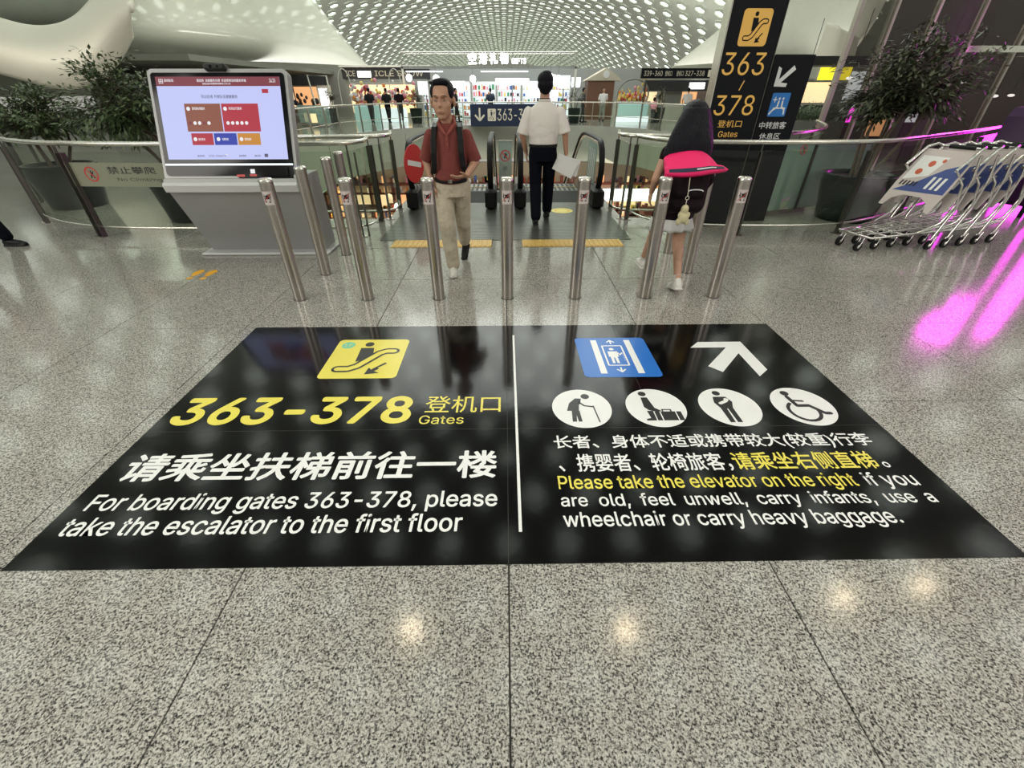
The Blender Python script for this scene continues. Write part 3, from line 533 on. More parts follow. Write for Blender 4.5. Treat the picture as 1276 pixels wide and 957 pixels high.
def s_baby(m_, t):
    m_.disc(t((.42, .86)), .024, z2, 16)
    m_.poly([t(p) for p in ((.32, .76), (.54, .76), (.60, .62), (.54, .46), (.54, .10), (.46, .10), (.45, .44), (.43, .44), (.42, .10), (.34, .10), (.33, .46), (.28, .60))], z2)
    m_.m('f_white').disc(t((.52, .68)), .015, z2 + .0003, 12); m_.stroke([t((.38, .58)), t((.50, .64))], .022, z2 + .0003)
def s_wheel(m_, t):
    m_.disc(t((.37, .84)), .025, z2, 16)
    m_.stroke([t((.36, .74)), t((.40, .50)), t((.60, .50)), t((.76, .30)), t((.84, .30))], .026, z2)
    m_.stroke([t((.38, .64)), t((.56, .62))], .016, z2)
    m_.stroke([t((.44 + .24 * cos(a_), .36 + .24 * sin(a_))) for a_ in [radians(q) for q in range(125, 380, 15)]], .020, z2)
circ('elderly_pictogram', .44, s_elder); circ('luggage_pictogram', .88, s_lug); circ('infant_pictogram', 1.32, s_baby); circ('wheelchair_pictogram', 1.76, s_wheel)

# footprints
for x, y, side in ((-3.19, 4.32, 'left'), (-3.05, 4.31, 'right')):
    o = MB().m('orange')
    o.poly([(.0 + .045 * cos(t) * (1.1 if sin(t) > 0 else .8), .035 + .10 * sin(t)) for t in [k * 2 * pi / 20 for k in range(20)]], .0015).poly([(.032 * cos(t), -.115 + .035 * sin(t)) for t in [k * 2 * pi / 14 for k in range(14)]], .0015)
    tag(o.build('footprint_sticker', None, None, (x, y, 0), (0, 0, .05)), 'orange shoe-print sticker on the granite before the kiosk, %s one of the pair' % side, 'floor sticker', 'orange footprints')

# ------------------------------------------------------------------ escalator landing
lp = thing('landing_plate', 'dark ribbed metal plate before the escalators', 'floor plate', (0, 7.1, 0))
lpb = MB().m('plate').box(-1.58, 1.58, -1.62, .55, .0, .006)
for k in range(40): lpb.box(-1.58, 1.58, -1.60 + k * .0535, -1.575 + k * .0535, .006, .0075)
lpb.build('cover_plate', None, lp)
c = MB().m('black')
for x in (-.86, .86): c.box(x - .5, x + .5, .55, 1.6, 0, .006)
for k in range(18): c.box(-1.4, 1.4, .57 + k * .055, .59 + k * .055, .006, .009)
c.build('comb_plate', None, lp)
for lab, xs in (('left', (-1.39, -.18)), ('right', (.20, 1.42))):
    tt = thing('tactile_strip', 'yellow ribbed tactile strip on the floor before the %s escalator' % lab, 'tactile paving', ((xs[0] + xs[1]) / 2, 5.34, .0), 0, 'yellow tactile strips')
    wd = (xs[1] - xs[0]) / 4
    tm = MB().m('yel_tact').box(.002, wd - .002, -.145, .145, .0, .006)
    for k in range(5): tm.bevbox(.03 + k * wd / 5, .03 + k * wd / 5 + .035, -.13, .13, .006, .0115, .004)
    tme2 = tm.mesh('tactile_tile')
    for k in range(4): link('tactile_tile', tme2, tt, (-wd * 2 + k * wd, 0, 0))
yd = thing('yellow_round_sticker', 'yellow round sticker on the landing plate of the right escalator', 'floor sticker', (.88, 7.05, .0078))
MB().m('f_yellow').disc((0, 0), .17, .0006, 32).build('film_disc', None, yd)
n_ = MB(); n_.m('orange').stroke([(.11 * cos(2 * pi * k / 20), .11 * sin(2 * pi * k / 20)) for k in range(20)], .012, .0012, False, True); n_.build('ring', None, yd)

# ------------------------------------------------------------------ bollards
def bollard(x, y, label, sticker, group):
    t = thing('steel_bollard', label, 'bollard', (x, y, 0), 0, group)
    link('post', B_POST, t); link('cap', B_CAP, t); link('base_ring', B_RING, t)
    if sticker: link('no_trolley_sticker', B_ST, t)
r = .051; HB = 1.0
B_POST = MB().m('steel').lathe([(r, .002), (r, HB - .03)], 28).mesh('post')
B_CAP = MB().m('steel_l').lathe([(r + .0015, HB - .03), (r + .0015, HB - .016), (r - .006, HB - .003), (.015, HB), (.001, HB)], 28).mesh('cap')
B_RING = MB().m('steel_d').lathe([(r + .008, 0), (r + .008, .004), (r + .001, .006)], 28).mesh('base_ring')
sb = MB().m('panelw')
def grid_rect(mb, x0, x1, y0, y1, z, n=8):
    for k in range(n):
        a = x0 + (x1 - x0) * k / n; b = x0 + (x1 - x0) * (k + 1) / n
        mb.quad((a, y0, z), (b, y0, z), (b, y1, z), (a, y1, z))
grid_rect(sb, -.042, .042, -.05, .05, .0008)
sb.m('f_black')
grid_rect(sb, -.014, .014, -.006, .022, .0016, 4); sb.disc((-.018, .008), .013, .0016, 12); sb.disc((.012, .015), .014, .0017, 12)
sb.stroke([(-.026, .028), (-.022, -.012), (.018, -.014), (.024, .03)], .0045, .0018); sb.disc((-.015, -.026), .006, .0016, 10); sb.disc((.013, -.026), .006, .0016, 10)
sb.m('f_red')
for k in range(6): 
    a = (-.034 + .068 * k / 6, -.03 + .066 * k / 6); b = (-.034 + .068 * (k + 1) / 6, -.03 + .066 * (k + 1) / 6); sb.stroke([a, b], .004, .0024, False)
def wrapf(p):
    a = p.x / r; rr = r + p.z
    return Vector((rr * sin(a), -rr * cos(a), .86 + p.y))
B_ST = sb.map(wrapf).mesh('no_trolley_sticker')
ordn = ['leftmost of the seven', 'second from left of the seven', 'third from left of the seven', 'middle one of the seven', 'third from right of the seven', 'second from right of the seven', 'rightmost of the seven']
for i, x in enumerate([-1.86, -1.25, -.61, .01, .62, 1.26, 1.88]):
    bollard(x, 3.66, ordn[i] + ' stickered steel bollards in the front row', True, 'steel bollards in the front row')
for x, y, l in [(-1.85, 4.31, 'plain steel bollard beside the kiosk, first behind the front row on the left'), (-1.84, 4.95, 'plain steel bollard beside the kiosk, second behind the front row on the left'),
                (-1.88, 5.46, 'plain steel bollard third behind the front row on the left, by the glass railing'),
                (1.87, 4.30, 'plain steel bollard behind the girl, first behind the front row on the right'),
                (1.88, 4.95, 'plain steel bollard before the black sign totem, second behind the front row on the right'), (1.92, 5.6, 'plain steel bollard last on the right, by the bend of the handrail')]:
    bollard(x, y, l, False, 'plain steel bollards behind the front row')

# ------------------------------------------------------------------ glass railings
def railing(name, label, P, posts, film=None, h=1.06, postr=.022, twin=False):
    ox, oy = P[0]
    t = thing(name, label, 'railing', (ox, oy, 0))
    L_ = [(p[0] - ox, p[1] - oy) for p in P]
    # smooth path
    def smooth(L_):
        out = []
        for i in range(len(L_) - 1):
            p0 = L_[max(i - 1, 0)]; p1 = L_[i]; p2 = L_[i + 1]; p3 = L_[min(i + 2, len(L_) - 1)]
            for k in range(6):
                u = k / 6
                out.append(tuple(.5 * ((2 * p1[c]) + (-p0[c] + p2[c]) * u + (2 * p0[c] - 5 * p1[c] + 4 * p2[c] - p3[c]) * u * u + (-p0[c] + 3 * p1[c] - 3 * p2[c] + p3[c]) * u ** 3) for c in (0, 1)))
        return out + [L_[-1]]
    S_ = smooth(L_)
    MB().m('steel_l').tube([(x, y, h) for x, y in S_], .026, 12).build('handrail', None, t)
    MB().m('steel_l').tube([(x, y, .13) for x, y in S_], .014, 8).build('bottom_rail', None, t)
    for i, (x, y) in enumerate(L_):
        if i not in posts: continue
        a = L_[max(i - 1, 0)]; b = L_[min(i + 1, len(L_) - 1)]; an = atan2(b[1] - a[1], b[0] - a[0])
        m_ = MB().m('steel_d'); m_.box(-.008, .008, -.032, .032, 0, h - .1)
        if twin: m_.box(.07, .082, -.028, .028, 0, h - .1); m_.box(-.01, .085, -.006, .006, .3, .31)
        m_.m('steel').box(-.05, .05, -.05, .05, 0, .008); m_.m('steel_d').tube([(0, 0, h - .1), (0, 0, h - .02)], .009, 6)
        m_.build('post', None, t, (x, y, 0), (0, 0, an))
    for i in range(len(L_) - 1):
        a, b = Vector(L_[i]), Vector(L_[i + 1]); d = b - a; ln = d.length; an = atan2(d.y, d.x)
        pn = MB().m('glass').box(.015, ln - .015, -.005, .005, .10, h - .09).build('glass_pane', None, t, (a.x, a.y, 0), (0, 0, an))
        if film and i in film:
            MB().m('film').box(.02, ln - .02, -.0065, -.0055, .60, .86).build('frosted_band', None, pn)
            f = MB()
            def V(p): return Vector((p.x, -.0075 - p.z, p.y))
            no_person(f, (.30, .735), .075, 0)
            f.m('dark'); 
            if ln > 1.2:
                add_text(f, '禁止攀爬  禁止倚靠', .52, .74, ln - .1, .82, 0, .01); add_text(f, 'No Climbing   No Leaning', .6, .655, ln - .15, .70, 0)
            f.map(V).build('lettering', None, pn)
    return t
railing('glass_railing', 'curved glass railing with steel handrail left of and behind the kiosk', [(-9.6, 10.0), (-7.9, 7.9), (-6.6, 6.5), (-5.25, 5.75), (-3.35, 5.62), (-1.84, 5.68), (-1.80, 6.45)], (0, 1, 2, 3, 4, 5, 6), film=(3,), twin=True)
railing('glass_railing', 'glass railing before the black sign totem and the luggage trolleys', [(1.76, 6.5), (2.02, 5.86), (3.0, 5.64), (4.35, 5.72), (5.7, 6.45), (7.4, 7.55), (10.2, 9.6)], (0, 1, 2, 3, 4, 5, 6))
railing('glass_railing', 'inner glass railing at the atrium edge left of the escalators', [(-4.35, 8.3), (-3.65, 7.15), (-2.98, 6.58), (-1.69, 6.58), (-1.69, 7.3)], (0, 1, 2, 3, 4))
ir = railing('glass_railing', 'inner glass railing at the atrium edge right of the escalators', [(1.69, 7.3), (1.69, 6.58), (2.98, 6.58), (4.25, 7.05), (5.3, 8.15), (6.2, 9.9)], (0, 1, 2, 3, 4, 5))
# frosted parapet cladding and sticker right
pr = thing('parapet_panel', 'pale green frosted parapet panel behind the right planter', 'parapet', (3.85, 6.72, 0), radians(20))
MB().m('film_t').box(0, .62, -.01, .01, .06, .95).build('frosted_sheet', None, pr); MB().m('film_t').box(.66, 1.9, -.01, .01, .06, .95).build('frosted_sheet', None, pr)
MB().m('steel_l').box(-.02, 1.92, -.03, .03, 0, .06).build('base_channel', None, pr)
MB().m('steel_d').box(.62, .66, -.03, .03, .06, .98).build('post', None, pr)
f = MB(); no_person(f, (.42, .86), .06, 0); f.map(lambda p: Vector((p.x, -.012 - p.z, p.y))).build('no_climbing_sticker', None, pr)

# ------------------------------------------------------------------ escalators
def escalator(xc, label, w_=1.22):
    t = thing('escalator', label, 'escalator', (xc, 7.1, 0), 0, 'descending escalators')
    def path(off=0):
        P = []
        for k in range(13):   # front newel curve
            a = -pi / 2 - k * pi / 12
            P.append((.42 + (.36 + off) * cos(a), .57 + (.36 + off) * sin(a)))
        P += [(1.0, .93 + off), (1.7, .93 + off), (2.0, .90 + off), (2.3, .80 + off), (2.6, .63 + off)]
        s0 = 2.6; 
        for k in range(1, 12): P.append((s0 + k * .95, .63 + off - k * .95 * math.tan(radians(30))))
        return P
    P = path(); xl = w_ / 2
    for sx in (-1, 1):
        hr = MB().m('black')
        pts = [Vector((sx * xl, a, b)) for a, b in P]
        rings = []
        for i, p in enumerate(pts):
            q = pts[min(i + 1, len(pts) - 1)] - pts[max(i - 1, 0)]; q.normalize(); n = Vector((0, -q.z, q.y)); 
            rings.append([p + Vector((sx_ * .042, 0, 0)) + n * o_ for sx_, o_ in ((-1, 0), (-1, .018), (-.6, .03), (.6, .03), (1, .018), (1, 0))])
        hr.loft(rings, True, True, True); hr.build('handrail', None, t)
        tr = MB().m('steel_l'); tr.tube([(sx * xl, a, b) for a, b in path(-.03)], .02, 6); tr.build('handrail_guide', None, t)
        top = path(-.05)
        gp = [(a, b) for a, b in top] + [(a, b - .72) for a, b in reversed(top[18:])] + [(2.35, .02), (.42, .16)]
        MB().m('glass_c').prism(gp, sx * xl - .005, sx * xl + .005, 'x').build('glass_balustrade', None, t)
        sk = MB().m('steel').prism([(.35, 0), (.35, .2), (1.9, .2), (2.3, .10)] + [(2.3 + k * 1.0, .10 - k * .577) for k in range(1, 11)] + [(2.3 + k * 1.0, -.25 - k * .577) for k in range(10, -1, -1)] + [(1.9, 0)], sx * xl - .05, sx * xl + .05, 'x'); sk.build('skirt', None, t)
        MB().m('black').bevbox(sx * xl - .09, sx * xl + .09, .0, .62, .008, .30, .04).build('handrail_inlet', None, t)
    # steps
    sm = MB().m('plate').box(-xl + .06, xl - .06, 0, .40, -.03, 0); sm.m('black')
    for k in range(12): sm.box(-xl + .08 + k * .09, -xl + .12 + k * .09, 0, .40, 0, .008)
    sm.m('yel_tact').box(-xl + .06, xl - .06, 0, .02, .001, .009); sm.m('plate').box(-xl + .06, xl - .06, .38, .40, -.23, -.03)
    sm = sm.mesh('step')
    for k in range(22):
        y = 1.62 + k * .4; z = -max(0, (k - 1.5)) * .4 * .577
        link('step', sm, t, (0, y, z - .01))
    MB().m('steel_d').prism([(1.7, -.35), (2.3, -.4), (12.3, -.4 - 5.77), (12.3, -1.1 - 5.77), (2.3, -1.1), (1.65, -.95)], -xl - .04, xl + .04, 'x').build('truss', None, t)
    return t
e1 = escalator(-.84, 'left descending escalator with the red no-entry disc')
e2 = escalator(.84, 'right descending escalator with pale film on its glass')
ne = MB().m('f_red').lathe([(.26, -.006), (.26, .006)], 36); ne.m('f_white'); ne.box(-.18, .18, -.035, .035, .006, .008)
t = thing('no_entry_sign', 'red round no-entry sign on the left escalator balustrade', 'sign', (-1.37, 7.22, .18))
for v_ in (ne,): v_.map(lambda p: Vector((p.x, p.y, p.z)))
ne.build('sign_disc', None, t, (0, 0, .47), (radians(90), radians(12), radians(67)))
MB().m('steel').box(-.01, .01, -.01, .01, -.17, .25).build('stem', None, t, (.0, .03, 0))
# centre panel between escalators
t = thing('divider_panel', 'pale glass divider with a red no-pushing symbol between the escalators', 'panel', (0, 7.35, 0))
MB().m('film_t').box(-.10, .10, -.006, .006, .008, .93).build('frosted_sheet', None, t)
MB().m('steel_l').box(-.12, .12, -.012, .012, .93, .945).build('top_cap', None, t)
f = MB(); no_person(f, (0, .74), .07, 0); f.m('grey')
for k, chh in enumerate('禁推车'): add_text(f, chh, -.035, .52 - k * .12, .035, .60 - k * .12, 0, .01)
f.map(lambda p: Vector((p.x, -.008 - p.z, p.y))).build('lettering', None, t)
f = MB().m('film_t').prism([(.5, .25), (.5, .86), (1.25, .86), (1.25, .25)], -.003, .003, 'x'); f.m('f_white')
for k in range(5): f.box(-.005, -.004, .6 + k * .12, .63 + k * .12, .35, .78)
f.build('film_banner', None, e2, (.60, 0, 0))

# ------------------------------------------------------------------ sign totems
def vert(p): return Vector((p.x, -p.z, p.y))
t = thing('sign_totem', 'tall black sign totem reading 363/378 gates in amber', 'sign', (2.84, 6.1, 0), radians(2))
MB().m('signblk').bevbox(-.37, .235, 0, .16, 0, 2.75, .006).build('body', None, t)
MB().m('steel_l').box(-.386, -.371, -.004, .165, 0, 2.75).build('side_trim', None, t); MB().m('steel_d').box(.236, .244, -.004, .165, 0, 2.75).build('side_trim', None, t)
f = MB().m('signamb').rrect(-.225, .10, 1.965, 2.29, .035, .002).map(vert).build('escalator_pictogram', None, t)
m_ = MB(); esc_icon(m_, sq(-.225, 1.965, .325, .325), .004, 'signblk', 'signamb', .325); m_.map(vert).build('symbol', None, f)
for b_, a0, a1, c0, c1, bo in (('363', -.335, .155, 1.70, 1.91, .0), ('/', -.08, -.03, 1.555, 1.65, .0), ('378', -.325, .155, 1.305, 1.51, .0), ('登机口', -.235, .065, 1.18, 1.255, .0), ('Gates', -.20, .045, 1.075, 1.14, 0)):
    m_ = MB().m('signamb'); add_text(m_, b_, a0, c0, a1, c1, .002, bo); m_.map(vert).build('lettering', None, t)
t = thing('sign_totem', 'shorter black sign totem with white arrow and blue transfer passenger symbol', 'sign', (3.47, 6.38, 0), radians(2))
MB().m('signblk').bevbox(-.24, .26, 0, .12, 0, 1.91, .006).build('body', None, t)
m_ = MB().m('signgrey'); m_.poly([(-.13, 1.66), (-.13, 1.86), (-.08, 1.84), (-.08, 1.73), (.09, 1.87), (.13, 1.83), (-.04, 1.70), (.06, 1.69), (.05, 1.655)], .002); m_.map(lambda p: vert(Vector((p.x * .85 - .05, p.y - .065, p.z)))).build('arrow', None, t)
f = MB().m('signblue').rrect(-.13, .13, 1.33, 1.58, .015, .002).map(lambda p: vert(Vector((p.x * .88 - .025, p.y - .05, p.z)))).build('transfer_pictogram', None, t)
m_ = MB().m('signgrey'); 
for a_ in (-.015, .04): m_.disc((a_, 1.52), .014, .004, 12)
m_.stroke([(-.015, 1.49), (-.02, 1.43), (-.075, 1.40), (-.11, 1.36)], .022, .004); m_.stroke([(.04, 1.49), (.045, 1.43), (.09, 1.41), (.10, 1.36)], .022, .004); m_.stroke([(-.07, 1.42), (.10, 1.42)], .014, .004)
m_.stroke([(-.10, 1.51), (-.05, 1.51)], .012, .004); m_.stroke([(-.075, 1.485), (-.075, 1.535)], .012, .0042)
m_.map(lambda p: vert(Vector((p.x * .88 - .025, p.y - .05, p.z)))).build('symbol', None, f)
for b_, c0, c1, a0, a1 in (('中转旅客', 1.145, 1.225, -.205, .145), ('休息区', 1.03, 1.10, -.165, .11)):
    m_ = MB().m('signgrey'); add_text(m_, b_, a0, c0, a1, c1, .002, .006); m_.map(vert).build('lettering', None, t)

# ------------------------------------------------------------------ kiosk
K = thing('self_service_kiosk', 'silver grey self-service kiosk with a large leaning touch screen', 'kiosk', (-2.75, 5.0, 0))
MB().m('kiosk_l').bevbox(-.72, .72, -.08, .42, 0, .03, .008).build('base_plate', None, K)
body = [(.06, .03), (-.26, .70), (-.30, .78), (-.27, .83), (.30, .83), (.36, .03)]
b_ = MB().m('kiosk').prism(body, -.66, .66, 'x'); b_.build('cabinet', None, K)
MB().m('kiosk_l').prism([(-.262, .705), (-.300, .712), (-.32, .775), (-.30, .80), (-.27, .80)], -.664, .664, 'x').build('front_lip', None, K)
# leaning display: local plane from bottom (y=-.25,z=.82) to top (y=.12,z=1.78)
sl = atan2(.37, .94); H_s = 1.02
def scr(name, parent=None): return dict()
def onscr(p): # local (x, v up, out) -> kiosk space
    return Vector((p.x, -.25 + p.y * sin(sl) - p.z * cos(sl), .80 + p.y * cos(sl) + p.z * sin(sl)))
f = MB().m('kiosk')
def slab(mb, x0, x1, v0, v1, z0, z1, r=.03):
    pts = []
    for cx, cy, a0 in ((x1 - r, v0 + r, -pi / 2), (x1 - r, v1 - r, 0), (x0 + r, v1 - r, pi / 2), (x0 + r, v0 + r, pi)):
        for k in range(5): a = a0 + k * pi / 8; pts.append((cx + r * cos(a), cy + r * sin(a)))
    return mb.prism(pts, z0, z1, 'z')
slab(f, -.665, .665, -.03, 1.0, -.09, 0, .045).map(onscr); shell = f.build('screen_housing', None, K)
f = MB(); f.m('blackgl'); slab(f, -.635, .635, .055, .965, 0, .006, .03)
f.prism([(.1, .02), (.62, .02), (.62, .08), (.02, .08)], 0, .0058, 'z'); f.map(onscr); bez = f.build('screen_bezel', None, K)
def emtex(name, col, s=.5): return em(name, col, s, base=tuple(c * .12 for c in col))
U = {'bg': emtex('screen_lavender', (.46, .50, .82), .88), 'hd': emtex('screen_header_red', (.28, .04, .07)), 'bk': emtex('card_brown', (.35, .10, .06)), 'rd': emtex('card_crimson', (.60, .02, .06)), 'bl': emtex('card_blue', (.02, .05, .55)), 'or': emtex('card_orange', (.80, .33, .03)), 'tx': emtex('screen_white_text', (.9, .9, .95), .7), 'dk': emtex('screen_grey_text', (.10, .10, .18), .6)}
sx0, sx1, sy0, sy1 = -.59, .59, .205, .93
f = MB().m(U['bg']); f.prism([(sx0, sy0), (sx1, sy0), (sx1, sy1), (sx0, sy1)], .006, .0068, 'z'); f.map(onscr); scn = f.build('display', None, K)
def ui(name, mt, x0, x1, y0, y1, items=()):
    f = MB().m(U[mt]); f.poly([(x0, y0), (x1, y0), (x1, y1), (x0, y1)], .0076)
    for it in items: it(f)
    f.map(onscr); f.build(name, None, K)
def tx(body, x0, y0, x1, y1, mt='tx'): return lambda f: add_text(f.m(U[mt]), body, x0, y0, x1, y1, .0084, .01)
def dc(x, y, r, mt='tx'): return lambda f: f.m(U[mt]).disc((x, y), r, .0084, 16)
ui('screen_header', 'hd', sx0, sx1, .85, sy1, [tx('田', -.56, .87, -.52, .91), tx('深圳机场', -.51, .885, -.42, .91), tx('请选择  自助服务办理  欢迎使用自助服务终端', -.2, .885, .27, .91), tx('使用过程中如需帮助请联系工作人员', -.15, .862, .12, .878), tx('14:26', .49, .88, .55, .915)])
f = MB(); tx('可以在线 不排队伍便捷服务', -.18, .745, .17, .775, 'dk')(f); f.m(U['rd']).poly([(.41, .79), (.47, .79), (.47, .825), (.41, .825)], .0076)
f.m(U['tx']).poly([(-.01 - .02, .245), (.0, .245), (-.0, .25), (-.03, .25)], .0076)
for a, b_, s_ in ((-.30, -.23, '服务热线'), (-.19, -.02, '0755-2345678'), (.11, .18, '使用帮助'), (.26, .32, '返回')): tx(s_, a, .228, b_, .246, 'dk')(f)
f.m(U['dk']).poly([(.36, .225), (.395, .225), (.395, .255), (.36, .255)], .0078); f.map(onscr).build('screen_text', None, K)
ui('screen_card', 'bk', -.355, -.01, .455, .70, [dc(-.32, .655, .018), tx('登机牌自助服务', -.285, .645, -.16, .67)] + [dc(-.32 + .045 * k, .53, .016, 'tx' if k not in (0, 3) else 'hd') for k in range(5)])
ui('screen_card', 'rd', .0, .355, .455, .70, [dc(.035, .655, .018), tx('机场出行服务', .07, .645, .195, .67)] + [dc(.045 + .045 * k, .53, .016) for k in range(5)])
ui('screen_card', 'rd', -.33, -.12, .335, .44, [dc(-.295, .387, .018), tx('航班查询', -.265, .375, -.20, .398)])
ui('screen_card', 'bl', -.11, .11, .335, .44, [dc(-.07, .387, .018), tx('地图导航', -.035, .375, .03, .398)])
ui('screen_card', 'or', .12, .34, .335, .44, [dc(.155, .387, .018), tx('服务指南', .185, .375, .25, .398)])
f = MB().m('litc'); f.prism([(-.63, .150), (.63, .150), (.63, .166), (-.63, .166)], .006, .010, 'z'); f.map(onscr); f.build('light_strip', None, K)
f = MB().m(U['tx']).poly([(.20, .075), (.245, .075), (.245, .115), (.20, .115)], .0076); f.m('f_red').poly([(.19, .05), (.26, .05), (.26, .068), (.19, .068)], .0076); f.poly([(.06, .045), (.14, .045), (.14, .066), (.06, .066)], .0076); f.map(onscr).build('reader_label', None, K)
f = MB().m('blackgl').prism([(.32, .05), (.58, .05), (.58, .13), (.32, .13)], .006, .02, 'z'); f.map(onscr); f.build('card_reader', None, K)
f = MB().m('f_red').poly([(-.64, .0), (-.47, .0), (-.47, .032), (-.64, .032)], .0015); f.m(U['tx']); add_text(f, '自助服务', -.60, .008, -.51, .024, .0026); f.map(onscr).build('red_name_label', None, K)
f = MB().m('blackpl'); f.bevbox(-.10, .10, .975, 1.03, -.05, .045, .012); f.m('blackgl').disc((-.03, 1.0), .015, .047, 16).disc((.035, 1.0), .01, .047, 14); f.map(onscr).build('camera_module', None, K)

# ------------------------------------------------------------------ trees in pots
def tree(x, y, label, pr, ph, crown, n_br, seed, leaf='leaf', lean=(0, 0), nl=5200, group=None, stems=5):
    rnd = random.Random(seed)
    t = thing('potted_tree', label, 'potted tree', (x, y, 0), 0, group)
    MB().m('pot').lathe([(pr * .78, 0), (pr * .80, .01), (pr, ph * .8), (pr, ph - .03), (pr * 1.04, ph - .02), (pr * 1.04, ph), (pr * .92, ph), (pr * .9, ph - .06)], 36).build('pot', None, t)
    MB().m('soil').lathe([(.01, ph - .08), (pr * .9, ph - .06), (pr * .9, ph - .05), (.01, ph - .04)], 24).build('soil', None, t)
    (cx, cy, cz), (rx, ry, rz) = crown
    tb = MB().m('bark'); tips = []
    for s_ in range(stems):
        a = 2 * pi * s_ / stems + rnd.random(); b0 = Vector((.1 * cos(a), .1 * sin(a), ph - .06))
        tgt = Vector((cx + rx * .35 * cos(a), cy + ry * .35 * sin(a), cz + rz * .1 * rnd.uniform(-1, 1)))
        mid = (b0 + tgt) / 2 + Vector((rnd.uniform(-.06, .06), rnd.uniform(-.06, .06), 0))
        tb.tube([b0, mid, tgt], [.026, .02, .012], 7)
        for k in range(n_br):
            ph_ = rnd.uniform(0, 2 * pi); ct = rnd.uniform(-.75, 1); st_ = sqrt(1 - ct * ct); rr = rnd.uniform(.55, 1)
            tip = Vector((cx + rx * rr * st_ * cos(ph_), cy + ry * rr * st_ * sin(ph_), cz + rz * rr * ct))
            st0 = mid.lerp(tgt, rnd.uniform(.2, 1)); m2 = (st0 + tip) / 2 + Vector((0, 0, .08))
            tb.tube([st0, m2, tip], [.009, .006, .003], 5); tips.append((st0, m2, tip))
    tb.build('trunk', None, t)
    lf = MB().m(leaf)
    for k in range(nl):
        a_, b_, c_2 = rnd.choice(tips); u = rnd.uniform(.25, 1.08)
        p = (a_ * (1 - u) ** 2 + b_ * 2 * u * (1 - u) + c_2 * u * u) if u < 1 else c_2 + (c_2 - b_) * (u - 1)
        p = p + Vector((rnd.gauss(0, .055), rnd.gauss(0, .055), rnd.gauss(0, .04)))
        d = (c_2 - a_).normalized() + Vector((rnd.uniform(-.9, .9), rnd.uniform(-.9, .9), rnd.uniform(-.7, .35))); d.normalize()
        s2 = d.cross(Vector((rnd.uniform(-.4, .4), rnd.uniform(-.4, .4), 1))).normalized(); L2 = rnd.uniform(.06, .10); W2 = L2 * .2
        dn = Vector((0, 0, -.012))
        lf.add([p, p + d * L2 * .45 + s2 * W2 + dn, p + d * L2 + dn * 2.4, p + d * L2 * .45 - s2 * W2 + dn], [(0, 1, 2, 3)])
    tag(lf.build('foliage', None, t), kind='stuff')
    return t
tree(-4.55, 6.75, 'leafy potted tree just behind the railing left of the kiosk', .46, .62, ((-.45, .0, 1.40), (.75, .6, .60)), 13, 3)
tree(-7.0, 7.6, 'leafy potted tree at the far left edge behind the railing', .46, .62, ((-.1, .1, 1.22), (1.0, .7, .48)), 13, 5, nl=6000)
tree(4.95, 6.52, 'tall many-stemmed potted tree behind the luggage trolleys', .44, .60, ((.45, .35, 1.62), (1.0, .75, .62)), 16, 9, leaf='leaf2', nl=8500, stems=6)
# low hedge right of totem
hb = thing('planter_box', 'long grey planter box with low green bushes right of the signs', 'planter', (9.0, 14.0, 0))
MB().m('grey').bevbox(-1.1, 1.6, 0, .5, 0, .85, .02).build('box', None, hb)
lf = MB().m('leaf'); rnd = random.Random(3)
for k in range(3500):
    p = Vector((rnd.uniform(-1.1, 1.6), rnd.uniform(0, .5), 0.85 + abs(rnd.gauss(0, .16)))); d = Vector((rnd.uniform(-1, 1), rnd.uniform(-1, 1), rnd.uniform(0, 1))).normalized(); s2 = d.orthogonal().normalized()
    lf.add([p, p + d * .05 + s2 * .016, p + d * .1, p + d * .05 - s2 * .016], [(0, 1, 2, 3)])
tag(lf.build('foliage', None, hb), kind='stuff')

